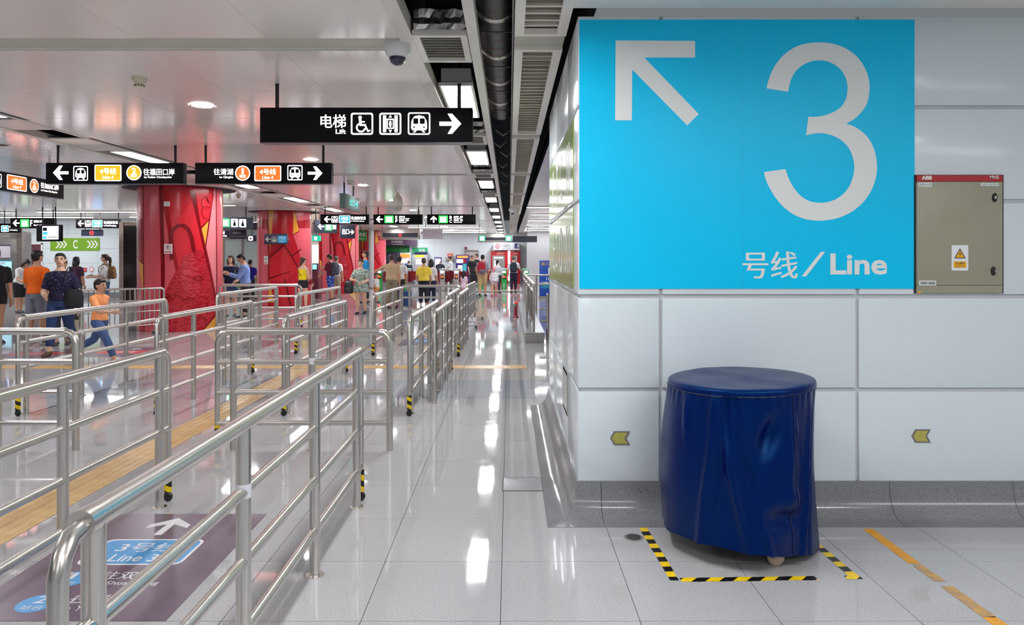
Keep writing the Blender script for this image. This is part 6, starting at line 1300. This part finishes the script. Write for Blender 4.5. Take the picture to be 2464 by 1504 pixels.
# --- group on the left
A, W, g = person('woman in navy printed blouse and jeans walking toward the camera', -7.28, 11.5, 1.655, 6, arms=((14, 10, 62, 30), (-8, 16, 14, -6)), legs=((14, 4), (-16, 12)), head=(18, -4), top=('tee', NVP), bottom=('trousers', DEN), shoes=cloth('brown_shoe', (.10, .05, .03)), hair=('low', HAIR), skin=SKIN2, fine=.0125, build=1.08)
shoulder_bag('black shoulder bag carried by the woman in navy print', W, 1.655, 1, BLK, .56, 1.15)
A, W, g = person('person in red shirt mostly hidden behind the woman in navy print', PX(150, 12.7), 12.7, 1.56, 20, arms=((4, 8, 12, 0), (-4, 16, 8, -8)), top=('tee', cloth('red', srgb(205, 25, 45))), bottom=('trousers', CHAR), hair=('low', HAIR), fine=.016)
A, W, g = person('boy in orange and peach shirt running to the right', -6.12, 10.6, 1.33, 82, arms=((34, 8, 55, 10), (-30, 12, 40, 5)), legs=((34, 10), (-30, 34)), head=(0, 2), top=('tee', PCH), bottom=('trousers', DEN2), shoes=cloth('red_shoe', srgb(110, 30, 40)), hair=('short', HAIR), fine=.0115, build=.95)
A, W, g = person('man in bright orange shirt seen from behind', -8.72, 13.1, 1.70, 168, True, arms=((-6, 14, 30, 20), (4, 10, 40, 30)), legs=((6, 4), (-6, 6)), top=('tee', OR), bottom=('knee', cloth('grey_blue', srgb(120, 125, 140))), hair=('short', HAIR), fine=.013, build=1.05)
A, W, g = person('person in black shirt at the left picture edge', -9.42, 13.0, 1.72, 60, True, arms=((2, 6, 8, 0), (2, 6, 10, 0)), top=('tee', BLK), bottom=('shorts', BLK), fine=.015)
A, W, g = person('woman in white top and black shorts bending forward at the left', -13.95, 20.2, 1.60, 70, lean=24, arms=((20, 10, 50, 5), (20, 10, 45, 5)), head=(0, 20), top=('tee', WHT), bottom=('knee', BLK), hair=('long', HAIR), fine=.018)
A, W, g = person('person with dark hair behind the man in orange', -12.7, 20.8, 1.60, 170, arms=None, top=('tee', cloth('plum', (.06, .02, .05))), bottom=('trousers', CHAR), hair=('long', HAIR), fine=.02)
A, W, g = person('woman with long ponytail and white shirt standing by the left wall', -11.4, 20.0, 1.665, -78, arms=((24, 6, 70, 10), (20, 6, 70, 10)), legs=((3, 2), (-3, 3)), top=('tee', WHT), bottom=('trousers', DEN2), hair=('tail', HAIRB), skin=SKIN2, fine=.018, build=.94)
backpack('leopard print backpack on the ponytailed woman', W, 1.665, LEO, .9)
# --- between the first and second columns
A, W, g = person('woman in navy shirt and denim skirt facing the camera', -7.42, 18.9, 1.63, 12, arms=((8, 8, 20, 5), (16, 10, 60, 12)), legs=((5, 2), (-5, 4)), head=(-20, -4), top=('tee', cloth('navy', srgb(14, 20, 56))), bottom=('shorts', DEN2), hair=('long', HAIRB), skin=SKIN2, fine=.018, build=1.08)
shoulder_bag('green and purple bag held by the woman in navy shirt', W, 1.63, 1, specks('cloth_green_bag', srgb(120, 175, 110), srgb(60, 40, 80), 9, .55), .56, .95)
A, W, g = person('man in light blue shirt looking down at his phone', -6.85, 18.4, 1.68, -66, True, arms=((34, 6, 78, 14), (30, 6, 80, 14)), legs=((4, 3), (-4, 3)), lean=4, head=(0, 24), top=('long', cloth('light_blue', srgb(122, 148, 205))), bottom=('trousers', cloth('dark_brown', (.03, .022, .026))), hair=('short', HAIR), fine=.018, build=1.1)
ph = A['armR'][2] + A['armR'][3] * .1; t = thing('phone', 'phone in the hands of the man in light blue shirt', 'phone', ph); MB().cbox(-.04, .04, -.075, .075, -.005, .005, .003).build('phone_case', WHITE, t, 30, world=False); MB().box(-.035, .035, -.065, .065, .005, .006).build('phone_screen', SCR, t, world=False)
A, W, g = person('boy in royal blue shirt behind the phone-reading man', -9.2, 25.2, 1.5, 175, True, top=('tee', cloth('royal', srgb(40, 30, 150))), bottom=('trousers', CHAR), fine=.022)
A, W, g = person('woman with brown hair half hidden by the nearest column', -9.35, 22.0, 1.6, 120, top=('tee', cloth('pale_grey', (.5, .5, .54))), bottom=('trousers', CHAR), hair=('bun', HAIRB), fine=.022)
A, W, g = person('woman in yellow tank top and black shorts by the second column', -6.22, 21.4, 1.58, 152, arms=((10, 8, 30, 8), (26, 12, 60, 14)), top=('tank', cloth('yellow', srgb(240, 205, 15))), bottom=('shorts', BLK), shoes=WHT, hair=('low', HAIRB), skin=SKIN2, fine=.019)
shoulder_bag('small red bag with thin strap on the woman in yellow tank top', W, 1.58, -1, cloth('red_bag', srgb(130, 25, 40)), .54, .6, 1)
# --- third column group
A, W, g = person('man in maroon shirt and blue shorts looking at a phone', -6.5, 25.8, 1.70, -108, True, arms=((36, 6, 80, 12), (20, 8, 40, 8)), legs=((6, 4), (-8, 6)), head=(0, 20), top=('tee', cloth('maroon', srgb(92, 20, 45))), bottom=('knee', SHR), hair=('short', HAIR), fine=.02)
backpack('dark grey backpack on the man in maroon', W, 1.70, cloth('slate', (.05, .055, .08)), 1.15)
A, W, g = person('older man in white behind the man in maroon', -6.62, 27.2, 1.64, 160, True, top=('tee', WHT), bottom=('trousers', cloth('beige', (.35, .28, .2))), hair=('short', HAIRG), fine=.024)
A, W, g = person('man in cyan shirt looking up past the third column', -5.0, 24.6, 1.80, -70, True, head=(0, -10), top=('tee', cloth('cyan', srgb(20, 135, 190))), bottom=('trousers', CHAR), hair=('short', HAIR), fine=.022)
A, W, g = person('woman in green leaf-print dress standing in the aisle', -4.14, 19.8, 1.52, -6, arms=((18, 22, 70, 40), (10, 10, 60, 30)), legs=((4, 3), (-7, 6)), top=('dress', DRP), bottom=None, shoes=BLK, hair=('bun', HAIR), skin=SKIN2, fine=.016, build=1.16)
backpack('black leather backpack hanging on the arm of the woman in the leaf-print dress', Matrix.Translation((-.27, -.04, -.30)) @ W, 1.52, mat('black_leather', (.015, .015, .018), .35), .95, front=True)
A, W, g = person('small child in white shirt and orange shorts by the gate', -4.66, 24.9, 1.02, 60, arms=((10, 6, 20, 5), (-8, 8, 16, 5)), legs=((14, 6), (-12, 10)), top=('tee', WHT), bottom=('shorts', cloth('orange_shorts', srgb(225, 140, 25))), hair=('short', HAIRB), fine=.018, build=1.1)
A, W, g = person('man in beige checked shirt pointing left', -3.62, 21.9, 1.68, 172, True, arms=((4, 8, 10, 4), (62, 50, 4, -50)), legs=((3, 2), (-3, 2)), head=(20, 0), top=('tee', CHK), bottom=('trousers', cloth('olive', srgb(128, 118, 95))), hair=('short', HAIRB), fine=.018, build=1.15)
MB().lathe((0, .006, .985), [(.155, -.018), (.158, 0), (.155, .018)], 20, cap=False).build('belt', BLK, LAST, True, world=False).scale = (1.12, .86, 1)
A, W, g = person('person in white shirt half hidden behind the man in beige', -3.55, 22.95, 1.62, 175, True, top=('tee', WHT), bottom=('trousers', CHAR), hair=('short', HAIR), fine=.022)
t = thing('suitcase', 'blue suitcase standing beside the man in beige', 'suitcase', (-3.25, 22.2, 0)); MB().cbox(-.19, .19, -.11, .11, .05, .52, .03).build('case_body', cloth('case_blue', srgb(40, 70, 120)), t, 30, world=False); MB().tube([(-.12, .08, .5), (-.12, .08, .72), (.12, .08, .72), (.12, .08, .5)], .01, 8).build('pull_handle', STEELD, t, True, world=False)
for u in (-.15, .15): MB().lathe((u, -.07, .025), [(0, -.012), (.025, -.012), (.025, .012), (0, .012)], 12, 'y').build('wheel', BLACK, t, True, world=False); MB().lathe((u, .07, .025), [(0, -.012), (.025, -.012), (.025, .012), (0, .012)], 12, 'y').build('wheel', BLACK, t, True, world=False)
A, W, g = person('woman in yellow shirt and black trousers seen from behind', -2.72, 22.6, 1.56, 176, arms=((8, 12, 24, 10), (6, 14, 22, 12)), top=('tee', cloth('pale_yellow', srgb(235, 205, 70))), bottom=('trousers', BLK), shoes=WHT, hair=('bun', HAIRB), fine=.018, build=1.1)
A, W, g = person('person in white and navy beside the woman in yellow', -2.58, 23.5, 1.52, 150, arms=((6, 8, 20, 5), (4, 26, 50, 40)), top=('tee', WHT), bottom=('trousers', cloth('navy_trousers', srgb(25, 28, 60))), shoes=cloth('pink_shoe', srgb(170, 60, 80)), hair=('long', HAIR), fine=.022)
# --- by the gates
A, W, g = person('man in grey shirt and khaki shorts with red backpack', -1.08, 29.0, 1.70, 168, True, arms=((6, 10, 40, 20), (4, 8, 16, 0)), legs=((6, 3), (-8, 6)), top=('tee', cloth('heather', srgb(150, 152, 165))), bottom=('knee', KHA), shoes=BLK, hair=('short', HAIR), fine=.021)
backpack('red and grey backpack on the man in khaki shorts', W, 1.70, specks('cloth_red_pack', srgb(165, 25, 45), srgb(110, 105, 120), 5, .58), 1.15)
A, W, g = person('girl in white jacket and pink cap walking to the gate', -.62, 29.0, 1.18, 170, arms=((12, 10, 30, 10), (8, 14, 30, 10)), legs=((12, 6), (-12, 8)), top=('long', cloth('jacket_white', (.72, .70, .74))), bottom=('shorts', specks('cloth_pink_shorts', srgb(210, 190, 205), srgb(150, 90, 120), 16, .55)), shoes=cloth('pink_shoe2', srgb(200, 70, 120)), hair=('short', mat('cap_pink', srgb(240, 150, 165), .7)), fine=.019)
A, W, g = person('woman in pale blouse reaching over the gate', -.52, 31.4, 1.48, 150, arms=((10, 10, 30, 8), (30, 40, 40, -30)), top=('long', cloth('pale_blouse', srgb(190, 195, 200))), bottom=('trousers', CHAR), hair=('low', HAIR), skin=SKIN2, fine=.022)
A, W, g = person('little girl in pale pink dress beside the far rails', -1.72, 27.0, 1.05, 150, arms=((8, 8, 20, 4), (20, 14, 40, 0)), top=('dress', cloth('pale_pink', srgb(225, 195, 215))), bottom=('crop', cloth('pink_leggings', srgb(220, 170, 190))), hair=('long', HAIR), fine=.019)
A, W, g = person('man in white shirt and dark trousers with navy backpack at the gate', .20, 31.9, 1.66, 178, True, arms=((30, 16, 40, -20), (8, 8, 16, 0)), head=(-14, 4), top=('tee', cloth('shirt_white', (.68, .70, .76))), bottom=('trousers', cloth('ink_trousers', srgb(22, 24, 48))), shoes=BLK, hair=('short', HAIRG), fine=.021)
backpack('navy backpack on the man in white shirt at the gate', W, 1.66, cloth('navy_pack', srgb(26, 34, 50)), 1.15)
A, W, g = person('staff member in white shirt beside the violet ticket machine', PX(1084, 38.6), 38.6, 1.66, -100, True, arms=((20, 8, 50, 10), (16, 8, 50, 10)), head=(0, 16), top=('tee', WHT), bottom=('trousers', CHAR), hair=('short', HAIR), fine=.024)
A, W, g = person('man in black shirt by the doorway at the back, left of two', PX(1136, 38.0), 38.0, 1.70, 30, True, top=('tee', BLK), bottom=('trousers', BLK), hair=('short', HAIRB), fine=.024)
A, W, g = person('man in black shirt by the doorway at the back, right of two', PX(1147, 39.1), 39.1, 1.80, -60, True, arms=((10, 8, 60, 20), (10, 8, 60, 20)), top=('tee', BLK), bottom=('trousers', BLK), hair=('short', HAIR), fine=.024)
A, W, g = person('staff member in navy sitting low at the service desk', PX(982, 39.4), 39.4, 1.45, 178, True, lean=14, head=(0, 16), top=('long', cloth('staff_navy', srgb(18, 22, 44))), bottom=('trousers', CHAR), hair=('short', HAIR), fine=.024)
A, W, g = person('staff member in navy bent far forward at the service desk', PX(1057, 39.5), 39.5, 1.60, 178, True, lean=42, head=(0, 40), arms=((40, 10, 40, 10), (40, 10, 40, 10)), top=('long', cloth('staff_navy', srgb(18, 22, 44))), bottom=('trousers', CHAR), hair=('short', HAIR), fine=.024)
bpy.data.scenes.remove(_SC2)
